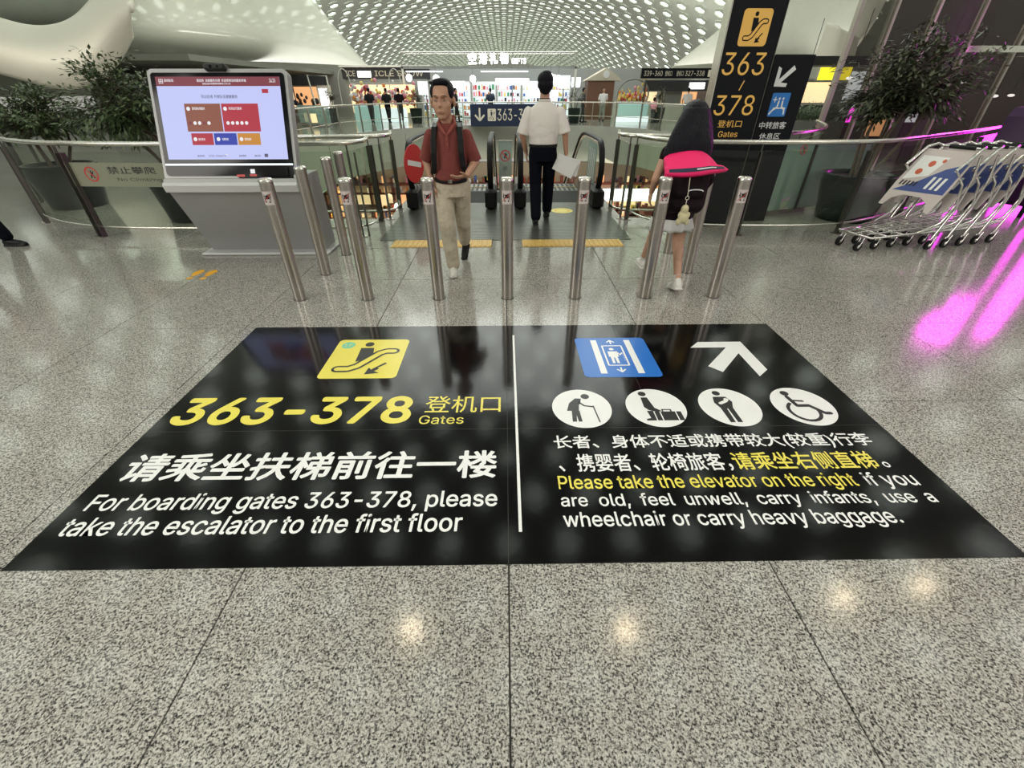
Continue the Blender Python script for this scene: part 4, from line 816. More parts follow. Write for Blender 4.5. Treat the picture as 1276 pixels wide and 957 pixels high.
# ------------------------------------------------------------------ luggage trolleys
def cart_proto():
    t = thing('luggage_trolley', '', 'luggage trolley', (0, 0, 0))
    f = MB().m('chrome')
    for s_ in (-1, 1):
        f.tube([(-.62, s_ * .12, .19), (-.50, s_ * .20, .16), (.05, s_ * .27, .20), (.30, s_ * .29, .26)], .013, 8)
        f.tube([(.05, s_ * .27, .20), (.30, s_ * .29, .30), (.40, s_ * .29, .50), (.34, s_ * .28, .70), (.16, s_ * .27, .84)], .014, 8)
        f.tube([(.30, s_ * .29, .12), (.42, s_ * .29, .42), (.44, s_ * .29, .75), (.38, s_ * .29, .98)], .014, 8)
    f.tube([(-.62, -.12, .19), (-.65, 0, .20), (-.62, .12, .19)], .013, 8)
    f.build('frame', None, t)
    for k, y in enumerate((-.18, -.06, .06, .18)):
        MB().m('chrome').tube([(-.58 + abs(y) * .3, y * .8, .19), (.28, y * 1.2, .25)], .007, 6).build('deck_bar', None, t)
    for k, x in enumerate((-.4, -.1, .18)):
        MB().m('chrome').tube([(x, -.21 - x * .1, .185 + (x + .4) * .08), (x, .21 + x * .1, .185 + (x + .4) * .08)], .007, 6).build('deck_bar', None, t)
    def pan(p):  # (y across, v up) leaning board
        return Vector((.02 + p.y * .36 - p.z, -p.x, .42 + p.y * .60))
    f = MB().m('panelw'); f.prism([(-.29, 0), (-.24, .0), (-.20, .13), (-.10, .21), (.10, .21), (.20, .13), (.24, 0), (.29, .0), (.30, .4), (.27, .97), (-.27, .97), (-.30, .4)], -.012, 0, 'z'); f.map(pan); pb = f.build('sign_board', None, t)
    f = MB().m('cblue').poly([(-.27, .26), (.28, .30), (.265, .80), (.1, .68), (-.08, .44)], .002); f.m('f_white').poly([(-.26, .45), (-.02, .55), (.05, .86), (-.24, .86)], .002)
    f.m('cred').disc((-.08, .74), .035, .004, 14, ry=.05).disc((-.15, .60), .035, .004, 14, ry=.05).disc((.02, .80), .02, .004, 12, ry=.03)
    f.m('f_white')
    for k in range(3): f.poly([(.04 + k * .06, .35), (.07 + k * .06, .35), (.08 + k * .06, .55), (.05 + k * .06, .55)], .004)
    f.m('f_black')
    for k in range(5): f.poly([(-.25 + k * .04, .36), (-.23 + k * .04, .36), (-.22 + k * .04, .44), (-.24 + k * .04, .44)], .004)
    f.map(pan).build('advertisement', None, pb)
    MB().m('chrome').tube([(.16, -.27, .84), (.36, -.27, 1.02), (.46, -.24, 1.05), (.50, -.18, 1.03), (.50, .18, 1.03), (.46, .24, 1.05), (.36, .27, 1.02), (.16, .27, .84)], .015, 8).build('handle', None, t)
    MB().m('blackpl').tube([(.50, -.13, 1.03), (.50, .13, 1.03)], .021, 8).build('brake_grip', None, t)
    wm = MB(); wm.m('black').map(lambda p: p); wm.tube([(0, -.014, 0), (0, .014, 0)], .052, 18); wm.m('chrome').tube([(0, -.017, 0), (0, .017, 0)], .022, 10); wm.tube([(.03, .022, .10), (0, .022, 0)], .008, 6); wm.tube([(.03, -.022, .10), (0, -.022, 0)], .008, 6)
    wm = wm.mesh('wheel')
    for x, y in ((-.55, -.12), (-.55, .12), (.30, -.29), (.30, .29)): link('wheel', wm, t, (x, y, .052))
    return t
cp = cart_proto()
cl = ['foremost luggage trolley of the nested row, at its left end by the planter', 'second luggage trolley from the left in the nested row', 'middle luggage trolley of the nested row', 'fourth luggage trolley from the left in the nested row', 'last luggage trolley at the right end of the row, beside the purple cabinet']
for i in range(5):
    o = cp if i == 0 else copy_tree(cp)
    o.location = (4.60 + .245 * i, 5.22 + .065 * i, 0); o.rotation_euler = (0, 0, radians(14)); o['label'] = cl[i]; o['group'] = 'nested luggage trolleys'

# ------------------------------------------------------------------ right side: purple cabinet, magenta displays, glass storefront
t = thing('machine_cabinet', 'dark purple rounded machine cabinet on short feet at the right edge', 'machine', (7.75, 7.0, 0), radians(35))
pr_ = [(-.55, .22), (-.5, .16), (.5, .16), (.55, .22), (.60, .8), (.50, 1.25), (.3, 1.36), (-.3, 1.36), (-.50, 1.25), (-.60, .8)]
MB().m('purple').prism(pr_, -.4, .4, 'y').build('body', None, t)
for x in (-.4, .4):
    for y in (-.3, .3): MB().m('black').tube([(x, y, 0), (x, y, .17)], .03, 10).build('foot', None, t)
MB().m('mag2').box(-.5, .5, -.41, -.402, .24, .255).build('light_strip', None, t)
for i, (x, y, hgt, lab) in enumerate(((10.0, 8.8, 3.2, 'wide glowing magenta light column beyond the purple cabinet, just outside the right edge'), (9.25, 7.3, 2.3, 'slimmer glowing magenta light column right of the purple cabinet'))):
    t = thing('light_column', lab, 'light column', (x, y, 0), radians(-48), 'magenta light columns')
    hw_ = .34 if i == 0 else .16
    MB().m('steel_d').bevbox(-hw_, hw_, -.08, .08, 0, hgt + .1, .01).build('housing', None, t)
    MB().m('magenta').box(-hw_ + .04, hw_ - .04, -.088, -.081, .25, hgt).build('lit_face', None, t)
# glass storefront
sf = thing('glass_storefront', 'dark glazed storefront with slim frames behind the right tree', 'storefront', (6.4, 10.2, 0))
MB().m('soffit').box(2.5, 10, 2.6, 2.7, 0, 5).build('back_wall', None, sf)
for k, (a, b) in enumerate(((.12, .72), (.76, 1.5), (1.54, 2.34), (2.38, 3.3), (3.35, 4.6), (4.65, 6.5), (6.55, 9))):
    MB().m('glass_d').box(a, b, -.01, .01, .1, 4.6).build('glass_pane', None, sf)
    MB().m('steel').box(b, b + .045, -.05, .06, 0, 4.7).build('mullion', None, sf)
MB().m('steel').box(0.05, .12, -.05, .06, 0, 4.7).build('mullion', None, sf)
MB().m('steel_l').box(2.34, 9, -.07, -.02, 2.15, 2.25).build('transom', None, sf)
MB().m('steel_d').box(0, 9, -.05, .05, 0, .1).build('sill', None, sf)
rnd = random.Random(12)
for k in range(9):
    x = .6 + k * .75; z = 1.5 + rnd.uniform(-.15, .5)
    o = thing('ceiling_spotlight', 'small cool light inside the dark storefront', 'spotlight', (6.4 + x, 11.6 + rnd.uniform(0, .8), z), 0, 'lights inside the dark storefront')
    MB().m('steel_d').tube([(0, 0, .06), (0, 0, 1.2)], .008, 6).build('rod', None, o)
    MB().m('lit').sphere((0, 0, 0), .05, (1.6, 1, .6), 10, 6).build('lamp', None, o)
for i, (a, b, c0, c1, mt) in enumerate(((2.7, 3.1, .6, 1.35, 'lito'), (3.6, 3.85, .9, 1.2, 'litc'), (2.1, 2.35, .9, 1.2, 'magenta' if 0 else 'mag2'))):
    o = thing('lit_display', ['peach lit display panel inside the dark storefront', 'small pale lit display inside the dark storefront', 'small magenta lit display low inside the dark storefront'][i], 'display', (6.4 + a, 12.4, 0))
    MB().m('steel_d').box(.0, b - a, .01, .05, 0, c1).build('stand', None, o); MB().m(mt).box(0, b - a, 0, .01, c0, c1).build('lit_face', None, o)
# yellow lit stall far right
t = thing('shop_stall', 'stall with a yellow lit header between the signs and the right tree', 'stall', (11.25, 17.6, 0))
MB().m('dark').box(-1.2, 2.6, 0, 1.2, 0, 1.15).build('counter', None, t)
MB().m(em('lit_yellow', (1, .85, .03), .9)).box(-.7, .35, -.05, 0, 1.85, 2.2).build('header_sign', None, t)
for x in (-1.1, 2.5): MB().m('steel_d').box(x, x + .1, 0, .1, 1.1, 2.5).build('post', None, t)
MB().m('dark').box(-1.3, 3.2, 0, 1.2, 2.25, 2.5).build('canopy', None, t)
MB().m('litw').box(-.9, .3, .6, .62, 1.2, 1.8).build('lit_shelf', None, t); MB().m('litc').box(.6, 1.2, .3, .32, 1.2, 2.1).build('lit_shelf', None, t)
# =========================================================================================== PEOPLE
class Fig(MB):
    def cap(s, a, b, ra, rb=None, n=12):
        a, b = Vector(a), Vector(b); rb = ra if rb is None else rb
        d = (b - a); L_ = d.length; d = d.normalized() if L_ > 1e-5 else Vector((0, 0, 1))
        u = d.orthogonal().normalized(); w_ = d.cross(u); rings = []
        for c, rr, sg in ((a, ra, -1), (b, rb, 1)):
            for k in (range(1, 5) if sg < 0 else range(4, 0, -1)):
                t = (1 - k / 4) * pi / 2 * .98; h = sin(t) * rr; q = cos(t) * rr
                rings.append([c + d * sg * h + (u * cos(2 * pi * i / n) + w_ * sin(2 * pi * i / n)) * q for i in range(n)])
        return s.loft(rings, True, True, True)
    def limb(s, pts, rs):
        for i in range(len(pts) - 1): s.cap(pts[i], pts[i + 1], rs[i], rs[i + 1])
        return s
    def rings(s, R, n=20):
        # R: (cx,cy,z,rx,ry)
        return s.loft([[(cx + rx * cos(2 * pi * k / n), cy + ry * sin(2 * pi * k / n), z) for k in range(n)] for cx, cy, z, rx, ry in R], True, True, True)
    def sleeve(s, a, b, ra, rb, n=18):
        a, b = Vector(a), Vector(b); d = (b - a).normalized(); u = d.orthogonal().normalized(); w_ = d.cross(u); s.cap(a, a + d * .01, ra, ra)
        return s.loft([[c + (u * cos(2 * pi * k / n) + w_ * sin(2 * pi * k / n)) * r_ for k in range(n)] for c, r_ in ((a, ra), (a.lerp(b, .5), (ra + rb) / 2), (b, rb))])
    def ell(s, c, r): return s.sphere(c, 1, r, 16, 10)
    def hand(s, wrist, d, nrm, side, curl=.35, sc=1.0):
        # d: direction of fingers, nrm: palm normal (fingers curl to it), side: direction of the thumb
        w_ = Vector(wrist); d = Vector(d).normalized(); n = Vector(nrm); n = (n - d * n.dot(d)).normalized(); t = Vector(side); t = (t - d * t.dot(d) - n * t.dot(n)).normalized()
        for k in range(4):
            o = (k - 1.5) * .021 * sc
            s.cap(w_ + t * o * .6, w_ + d * .085 * sc + t * (-o), .0125 * sc, .011 * sc, 8) if 0 else s.cap(w_ + t * o * .6, w_ + d * .08 * sc + t * o, .013 * sc, .0115 * sc, 8)
            ln = [.062, .074, .078, .07][k] * sc; p = w_ + d * .08 * sc + t * o; a = curl * .5
            for q in range(3):
                dd = d * cos(a) + n * sin(a); p2 = p + dd * ln * (.45, .32, .23)[q]; s.cap(p, p2, (.0095, .0088, .008)[q] * sc, (.0088, .008, .007)[q] * sc, 8); p = p2; a += curl
        p = w_ + d * .02 * sc + t * .03 * sc; a1 = (t * .75 + d * .6 + n * .3).normalized(); p2 = p + a1 * .045 * sc; a2 = (t * .25 + d + n * .45).normalized()
        s.cap(w_ + t * .01, p, .014 * sc, .013 * sc, 8); s.cap(p, p2, .012 * sc, .010 * sc, 8); s.cap(p2, p2 + a2 * .03 * sc, .010 * sc, .008 * sc, 8)
        return s
    def head(s, c, yaw, k=1.0):
        # face toward -Y turned by yaw; c = centre of the head at eye height
        X = Matrix.Rotation(yaw, 3, 'Z'); c = Vector(c)
        def E(o, r, w_=None):
            q = Fig(); q.sphere((0, 0, 0), 1, r, 16, 10)
            s.add([c + X @ (Vector(v) * k + Vector(o) * k) for v in q.v], q.f, True)
        E((0, .012, .035), (.074, .092, .088)); E((0, -.02, -.035), (.060, .068, .075)); E((0, -.045, -.088), (.034, .030, .024))
        E((0, -.090, -.024), (.013, .013, .011)); E((0, -.082, -.004), (.009, .010, .026)); E((0, -.079, .028), (.052, .012, .010))
        E((0, -.078, -.062), (.024, .013, .010)); E((.036, -.048, -.022), (.028, .026, .030)); E((-.036, -.048, -.022), (.028, .026, .030)); E((.032, -.015, -.06), (.022, .04, .028)); E((-.032, -.015, -.06), (.022, .04, .028))
        for sx in (-1, 1): E((sx * .078, .01, -.005), (.010, .020, .032))
        return s
def remesh(mb, name, vox, it, mt):
    me = mb.mesh('tmp'); me.materials.clear(); o = bpy.data.objects.new('tmp', me); COL.objects.link(o)
    r = o.modifiers.new('r', 'REMESH'); r.mode = 'VOXEL'; r.voxel_size = vox; r.use_smooth_shade = True
    if it: s = o.modifiers.new('s', 'SMOOTH'); s.factor = .5; s.iterations = it
    dg = bpy.context.evaluated_depsgraph_get(); dg.update()
    m2 = bpy.data.meshes.new_from_object(o.evaluated_get(dg)); m2.name = name
    bpy.data.objects.remove(o); bpy.data.meshes.remove(me)
    m2.materials.clear(); m2.materials.append(M[mt] if isinstance(mt, str) else mt)
    m2.polygons.foreach_set('use_smooth', [True] * len(m2.polygons)); m2.update()
    return m2
def rm(mb, name, parent, mt, vox=.009, it=3, loc=(0, 0, 0)): return link(name, remesh(mb, name, vox, it, mt), parent, loc)
def shoe(f, ankle, yaw, pitch=0, L_=.27, ground=None):
    # ankle: ankle joint; yaw direction of toes (0 = -Y)
    a = Vector(ankle); X = Matrix.Rotation(yaw, 3, 'Z') @ Matrix.Rotation(pitch, 3, 'X'); k = L_ / .27
    P = lambda x, y, z: a + X @ (Vector((x, y, z)) * k)
    f.cap(P(0, .04, -.055), P(0, .0, -.05), .036, .04); f.cap(P(0, 0, -.05), P(0, -.12, -.065), .042, .036); f.cap(P(.008, -.12, -.068), P(0, -.17, -.072), .036, .026)
    f.cap(P(0, .02, -.02), P(0, .03, -.05), .036, .036)
    q = Fig(); q.bevbox(-.042, .042, -.185, .075, -.098, -.075, .012); f.add([P(*v) for v in q.v], q.f)
def legs(f, hipz, L, Rr, r=(.088, .062, .052), hips=.085, cy=.0):
    pass

hm, hN, hL_, hb = new_mat('long_black_hair'); hb.inputs['Base Color'].default_value = (.006, .006, .012, 1); hb.inputs['Roughness'].default_value = .42; hb.inputs['Specular IOR Level'].default_value = .25
_t = hN.new('ShaderNodeTexCoord'); _m = hN.new('ShaderNodeMapping'); _m.inputs['Scale'].default_value = (150, 150, 5); _n = hN.new('ShaderNodeTexNoise'); _n.inputs['Scale'].default_value = 1; _b = hN.new('ShaderNodeBump'); _b.inputs['Distance'].default_value = .02
hL_.new(_t.outputs['Object'], _m.inputs[0]); hL_.new(_m.outputs[0], _n.inputs['Vector']); hL_.new(_n.outputs['Fac'], _b.inputs['Height']); hL_.new(_b.outputs[0], hb.inputs['Normal']); M['hairlong'] = hm
# ---- man in the red polo
t = thing('person', 'man in brick red polo and khaki trousers walking towards the viewer with a backpack', 'person', (-.51, 4.42, 0))
hL, hR = Vector((.09, .04, .84)), Vector((-.09, .04, .84))
kL, kR = Vector((.075, .12, .46)), Vector((-.06, -.09, .47))
aL, aR = Vector((.055, .42, .155)), Vector((-.03, -.10, .095))
b = Fig(); b.cap((0, .02, .9), (0, .02, 1.15), .085, .085).cap((0, .03, 1.20), (-.01, .0, 1.40), .060, .056)
b.limb([hL, kL, aL], [.075, .052, .036]).limb([hR, kR, aR], [.075, .052, .036])
sR, eR, wR = Vector((-.160, .02, 1.225)), Vector((-.225, .06, 1.02)), Vector((-.175, -.02, .825))
sL, eL, wL = Vector((.160, .02, 1.225)), Vector((.232, .03, 1.01)), Vector((.165, -.17, .925))
b.limb([sR, eR, wR], [.05, .041, .027]).limb([sL, eL, wL], [.05, .041, .027])
b.cap((-.14, .02, 1.21), (.14, .02, 1.21), .05, .05)
b.hand(wR, (.25, -.1, -1), (1, .1, 0), (0, -1, 0), .45); b.hand(wL, (-.8, -.35, -.1), (-.1, .3, 1), (.1, -1, .5), .3)
b.head((-.02, -.03, 1.482), radians(-6), 1.25); rm(b, 'body', t, 'skin', .0062, 2)
X = Matrix.Rotation(radians(-6), 3, 'Z') * 1.25; hc = Vector((-.02, -.03, 1.482))
hf = Fig()
def HE(o_, r_):
    q = Fig(); q.sphere((0, 0, 0), 1, r_, 18, 12); hf.add([hc + X @ (Vector(v) + Vector(o_)) for v in q.v], q.f, True)
HE((0, .025, .062), (.079, .088, .070)); HE((0, .05, .01), (.080, .066, .075)); HE((0, -.03, .105), (.056, .045, .024)); HE((.055, .0, .05), (.026, .05, .045)); HE((-.055, .0, .05), (.026, .05, .045))
q = Fig(); q.cap((-.045, 0, .095), (-.085, .02, .105), .020, .008); hf.add([hc + X @ Vector(v) for v in q.v], q.f, True)
rm(hf, 'hair', t, 'hair', .007, 3)
f = MB()
for sx in (-1, 1):
    e = hc + X @ Vector((sx * .032, -.079, .004)); f.m('eye').sphere(e, .010, (1.4, .6, .45), 10, 6); f.m('f_black').sphere(e + X @ Vector((0, -.004, 0)), .0052, (1, .6, .85), 8, 6)
f.build('eyes', None, t)
f = MB().m('hair')
for sx in (-1, 1): f.tube([hc + X @ Vector((sx * .016, -.0915, .028)), hc + X @ Vector((sx * .034, -.089, .030)), hc + X @ Vector((sx * .050, -.078, .026))], [.002, .0028, .0015], 6)
f.build('eyebrows', None, t)
MB().m('lips').tube([hc + X @ Vector((-.020, -.084, -.060)), hc + X @ Vector((0, -.092, -.058)), hc + X @ Vector((.020, -.084, -.060))], [.002, .004, .002], 6).build('lips', None, t)
f = Fig(); f.rings([(0, .03, .82, .135, .115), (0, .02, .88, .147, .135), (0, .02, .98, .150, .135), (0, .02, 1.08, .158, .13), (0, .02, 1.16, .165, .12), (0, .02, 1.23, .162, .105), (0, .02, 1.28, .12, .085), (0, .01, 1.32, .07, .07)])
for s_, e_ in ((sR, eR), (sL, eL)): f.sleeve(s_, s_.lerp(e_, .98), .054, .066)
shirt = rm(f, 'polo_shirt', t, 'polo', .009, 3)
f = Fig(); f.cap((-.055, .02, 1.345), (-.068, -.04, 1.315), .020, .018); f.cap((-.068, -.04, 1.315), (-.015, -.095, 1.245), .018, .014); f.cap((.055, .02, 1.345), (.068, -.04, 1.315), .020, .018); f.cap((.068, -.04, 1.315), (.015, -.095, 1.245), .018, .014); f.cap((-.055, .05, 1.36), (.055, .05, 1.36), .02, .02)
rm(f, 'collar', shirt, 'polo2', .007, 1)
f = MB().m('skin').poly([(-.028, 0), (.028, 0), (.0, -.07)], 0).map(lambda p: Vector((p.x, -.095 + p.y * .25, 1.335 + p.y))); 
f = MB().m('polo2').box(-.012, .012, -.112, -.100, 1.13, 1.245); [f.m('polo').sphere((0, -.113, 1.15 + k * .04), .005, (1, .6, 1), 8, 6) for k in range(3)]; f.build('button_placket', None, shirt)
f = MB().m('black').lathe([(.148, .845), (.152, .85), (.152, .882), (.148, .887)], 32, (0, .025, 0)); f.map(lambda p: Vector((p.x, (.025 + (p.y - .025) * .87), p.z))); f.m('chrome').box(-.02, .02, -.115, -.108, .85, .882); f.build('belt', None, t)
f = Fig(); f.rings([(0, .03, .72, .150, .12), (0, .03, .80, .150, .125), (0, .03, .86, .143, .12)]); f.limb([hL - Vector((0, 0, .04)), kL, aL + Vector((0, -.03, .04))], [.092, .077, .064]); f.limb([hR - Vector((0, 0, .04)), kR, aR + Vector((0, 0, -.005))], [.092, .08, .067])
rm(f, 'trousers', t, 'khaki', .009, 2)
for a_, p_, y_ in ((aR, 0, radians(4)), (aL, radians(32), radians(-8))): f = Fig(); shoe(f, a_, y_, p_, .26); rm(f, 'shoe', t, 'shoe' if p_ == 0 else 'black', .007, 2)
bp = thing('backpack', 'black backpack worn by the man in the red polo', 'backpack', (-.51, 4.42, 0))
f = Fig(); f.cap((-.09, .21, .92), (-.09, .21, 1.2), .075, .07); f.cap((.09, .21, .92), (.09, .21, 1.2), .075, .07); f.cap((0, .21, .92), (0, .21, 1.22), .08, .075); rm(f, 'bag', bp, 'black', .012, 3)
for sx in (-1, 1):
    P = [(sx * .10, .15, 1.26), (sx * .105, .05, 1.312), (sx * .11, -.05, 1.285), (sx * .118, -.105, 1.20), (sx * .122, -.125, 1.10), (sx * .130, -.115, .99), (sx * .155, -.05, .93), (sx * .152, .10, .92)]
    f = Fig(); 
    for i in range(len(P) - 1):
        for o_ in (-.014, .014): f.cap(Vector(P[i]) + Vector((o_, 0, 0)), Vector(P[i + 1]) + Vector((o_, 0, 0)), .013, .013, 8)
    rm(f, 'shoulder_strap', bp, 'black', .008, 1)

# ---- man in the white shirt
t = thing('person', 'man in white short-sleeved shirt and black trousers walking away to the right escalator', 'person', (.50, 6.40, 0))
hL, hR = Vector((-.095, 0, .90)), Vector((.095, 0, .90)); kL, kR = Vector((-.09, .0, .50)), Vector((.10, .14, .50)); aL, aR = Vector((-.08, -.14, .10)), Vector((.10, .18, .13))
sL, eL, wL = Vector((-.20, 0, 1.335)), Vector((-.275, -.0, 1.09)), Vector((-.22, .12, .88)); sR, eR, wR = Vector((.20, 0, 1.335)), Vector((.275, -.02, 1.10)), Vector((.315, .05, .86))
b = Fig(); b.cap((0, 0, 1.0), (0, 0, 1.25), .09, .09).cap((0, 0, 1.30), (0, .02, 1.52), .064, .06).cap((-.14, 0, 1.33), (.14, 0, 1.33), .05, .05)
b.limb([hL, kL, aL], [.08, .055, .038]).limb([hR, kR, aR], [.08, .055, .038]).limb([sL, eL, wL], [.05, .042, .028]).limb([sR, eR, wR], [.05, .042, .028])
b.hand(wR, (.05, .1, -1), (-1, 0, 0), (0, 1, 0), .75); b.hand(wL, (.1, .2, -1), (1, 0, 0), (0, 1, 0), .5)
b.head((0, .02, 1.618), pi + radians(8), 1.12); rm(b, 'body', t, 'skin2', .0065, 2)
f = Fig(); f.ell((0, .005, 1.668), (.099, .112, .086)); f.ell((0, -.03, 1.615), (.095, .083, .082)); f.ell((0, -.05, 1.565), (.07, .045, .05)); f.ell((0.01, -.01, 1.73), (.06, .06, .03)); rm(f, 'hair', t, 'hair', .007, 2)
f = Fig(); f.rings([(0, 0, .955, .178, .12), (0, 0, 1.0, .185, .13), (0, 0, 1.1, .195, .135), (0, 0, 1.22, .205, .135), (0, 0, 1.31, .205, .12), (0, 0, 1.385, .16, .10), (0, 0, 1.445, .08, .078)])
for s_, e_ in ((sL, eL), (sR, eR)): f.sleeve(s_, s_.lerp(e_, 1.0), .062, .078)
sh = rm(f, 'shirt', t, 'shirtw', .009, 3)
f = Fig(); n = 16
for k in range(n): f.cap((.066 * cos(2 * pi * k / n), .068 * sin(2 * pi * k / n), 1.455), (.066 * cos(2 * pi * (k + 1) / n), .068 * sin(2 * pi * (k + 1) / n), 1.455), .016, .016, 8)
rm(f, 'collar', sh, 'shirtw', .007, 1)
MB().m('navy').tube([(.072 * cos(a), .074 * sin(a), 1.475) for a in [radians(200 + 14 * k) for k in range(11)]], .004, 6).build('lanyard', None, t)
MB().m('black').lathe([(.180, .945), (.186, .95), (.186, .98), (.18, .985)], 32).map(lambda p: Vector((p.x, p.y * .68, p.z))).build('belt', None, t)
f = Fig(); f.rings([(0, 0, .78, .175, .125), (0, 0, .90, .182, .13), (0, 0, .965, .176, .118)]); f.limb([hL - Vector((0, 0, .04)), kL, aL + Vector((0, 0, .01))], [.096, .082, .072]); f.limb([hR - Vector((0, 0, .04)), kR, aR + Vector((0, -.01, .01))], [.096, .082, .07]); rm(f, 'trousers', t, 'navy', .009, 2)
for a_, p_ in ((aL, 0), (aR, radians(14))): f = Fig(); shoe(f, a_, pi, p_, .28); rm(f, 'shoe', t, 'black', .007, 2)
pp = thing('paper_sheets', 'bundle of white paper sheets held by the man in the white shirt', 'papers', (.82, 6.38, .72))
for k, (rx, ry, dx) in enumerate(((0, 22, 0), (8, 12, .05))):
    MB().m('paper').box(-.145, .145, -.001, .001, -.10, .105).build('sheet', None, pp, (-.02 + dx, -.01 + k * .018, 0.0), (radians(-6), radians(ry + 4), radians(8 * k)))

# ---- girl with the long black hair
gx, gy = 1.50, 4.02
t = thing('person', 'girl with long black hair and white ruffled skirt walking away between the bollards', 'person', (gx, gy, 0))
hL, hR = Vector((-.08, 0, .74)), Vector((.08, 0, .74)); kL, kR = Vector((-.08, .16, .42)), Vector((.08, -.06, .41)); aL, aR = Vector((-.045, .46, .085)), Vector((.075, -.24, .12))
sL, eL, wL = Vector((-.15, 0, 1.13)), Vector((-.215, -.03, .93)), Vector((-.18, .14, .80)); sR, eR, wR = Vector((.15, 0, 1.13)), Vector((.235, -.05, .93)), Vector((.20, .06, .77))
b = Fig(); b.cap((0, 0, .82), (0, 0, 1.08), .09, .10).cap((0, 0, 1.1), (0, .01, 1.26), .048, .045).cap((-.12, 0, 1.12), (.12, 0, 1.12), .045, .045)
b.limb([hL, kL, aL], [.078, .052, .032]).limb([hR, kR, aR], [.078, .052, .032]); b.cap(kL.lerp(aL, .25) + Vector((0, -.015, 0)), kL.lerp(aL, .45) + Vector((0, -.01, 0)), .046, .04); b.cap(kR.lerp(aR, .25) + Vector((0, -.015, 0)), kR.lerp(aR, .45) + Vector((0, -.01, 0)), .046, .04)
b.limb([sL, eL, wL], [.042, .036, .024]).limb([sR, eR, wR], [.042, .036, .024]); b.hand(wL, (.0, .3, -1), (1, 0, 0), (0, 1, 0), .4, .9); b.hand(wR, (-.2, .3, -1), (-1, 0, 0), (0, 1, 0), .4, .9)
b.head((0, .02, 1.36), pi, .95); rm(b, 'body', t, 'skin2', .0062, 2)
f = Fig(); f.ell((.02, .0, 1.405), (.10, .112, .095)); f.rings([(0.02, -.02, 1.44, .098, .09), (0.015, -.04, 1.36, .135, .09), (.005, -.06, 1.28, .165, .085), (-.0, -.075, 1.20, .19, .075), (-.01, -.085, 1.12, .20, .06), (0.0, -.085, 1.07, .15, .03)]); rm(f, 'hair', t, 'hairlong', .008, 2)
f = Fig(); f.rings([(0, 0, .72, .15, .11), (0, 0, .85, .14, .105), (0, 0, 1.0, .15, .105), (0, 0, 1.10, .155, .09), (0, 0, 1.17, .09, .07)]); f.cap(sR, eR, .052, .046); f.cap(eR, eR.lerp(wR, .7), .046, .04); f.cap(sL, sL.lerp(eL, .2), .05, .048); rm(f, 'top', t, 'maroon', .01, 3)
f = MB().m('skirt'); n = 72
def ruf(k, z, r_, am): a = 2 * pi * k / n; q = r_ + am * sin(a * 13) + am * .5 * sin(a * 7 + 1); return (q * cos(a), q * .78 * sin(a), z)
f.loft([[ruf(k, .66, .165, .0) for k in range(n)], [ruf(k, .60, .18, .006) for k in range(n)], [ruf(k, .54, .20, .014) for k in range(n)], [ruf(k, .515, .205, .018) for k in range(n)], [ruf(k, .517, .20, .018) for k in range(n)], [ruf(k, .60, .172, .005) for k in range(n)]], False).build('ruffled_hem', None, t)
f = MB().m('maroon'); f.loft([[ruf(k, .80, .15, 0) for k in range(n)], [ruf(k, .62, .18, .004) for k in range(n)], [ruf(k, .615, .175, .004) for k in range(n)]], False).build('skirt', None, t)
for a_, k_, p_ in ((aL, kL, 0), (aR, kR, radians(16))):
    f = Fig(); f.cap(a_.lerp(k_, .12), a_ - Vector((0, 0, .02)), .035, .037); rm(f, 'sock', t, 'shoe', .008, 1)
    f = Fig(); shoe(f, a_, pi, p_, .265); so = rm(f, 'sneaker', t, 'shoe', .007, 2)
    MB().m('f_black').box(-.012, .012, -.052, -.044, -.045, -.02).build('heel_tab', None, so, (a_.x, a_.y, a_.z))
bp = thing('backpack', 'dark backpack with a hot pink top flap worn by the long-haired girl', 'backpack', (gx, gy, 0))
f = Fig()
for x in (-.10, 0, .10): f.cap((x, -.20, .76), (x, -.19, 1.0), .075, .075)
f.cap((-.09, -.25, .76), (.09, -.25, .76), .055, .055); f.cap((-.09, -.25, .86), (.09, -.25, .86), .05, .05); rm(f, 'bag', bp, 'maroon', .011, 3)
# pink flap: curved shell over the shoulders
f = MB().m('pink'); rows = []
for v in range(8):
    u_ = v / 7; row = []
    for k in range(25):
        a = -1 + 2 * k / 24
        hw = .20 + .05 * u_; x = a * hw + .035 * u_; y = -.10 - .20 * sin(u_ * 1.5) * (1 - .35 * a * a) - .02
        z = 1.17 - .145 * u_ - (.06 * a * a if u_ < .5 else .06 * a * a * (1 - u_)) + .03 * u_ * a - .02 * (1 - a * a) * u_ - .04 * (a > .4) * (a - .4)
        row.append((x, y, z))
    rows.append(row)
vs = [p for r_ in rows for p in r_] + [(p[0], p[1] + .035, p[2] - .02) for r_ in rows for p in r_]; fs = []
nn = 25; off = 25 * 8
for v in range(7):
    for k in range(24):
        a = v * nn + k; fs.append((a, a + nn, a + nn + 1, a + 1)); fs.append((a + off, a + 1 + off, a + nn + 1 + off, a + nn + off))
per = [k for k in range(25)] + [v * nn + 24 for v in range(1, 8)] + [7 * nn + k for k in range(23, -1, -1)] + [v * nn for v in range(6, 0, -1)]
for i in range(len(per)): a, b_ = per[i], per[(i + 1) % len(per)]; fs.append((a, b_, b_ + off, a + off))
f.add(vs, fs, True); fo = f.build('pink_flap', None, bp)
f = MB().m('signnavy'); P1 = [Vector(rows[5][k]) for k in range(1, 24)]; P2 = [Vector(rows[6][k]) for k in range(1, 24)]
for i in range(22): f.quad(P1[i] + Vector((0, -.004, .004)), P2[i] + Vector((0, -.004, .002)), P2[i + 1] + Vector((0, -.004, .002)), P1[i + 1] + Vector((0, -.004, .004)))
f.m('g_wh'); 
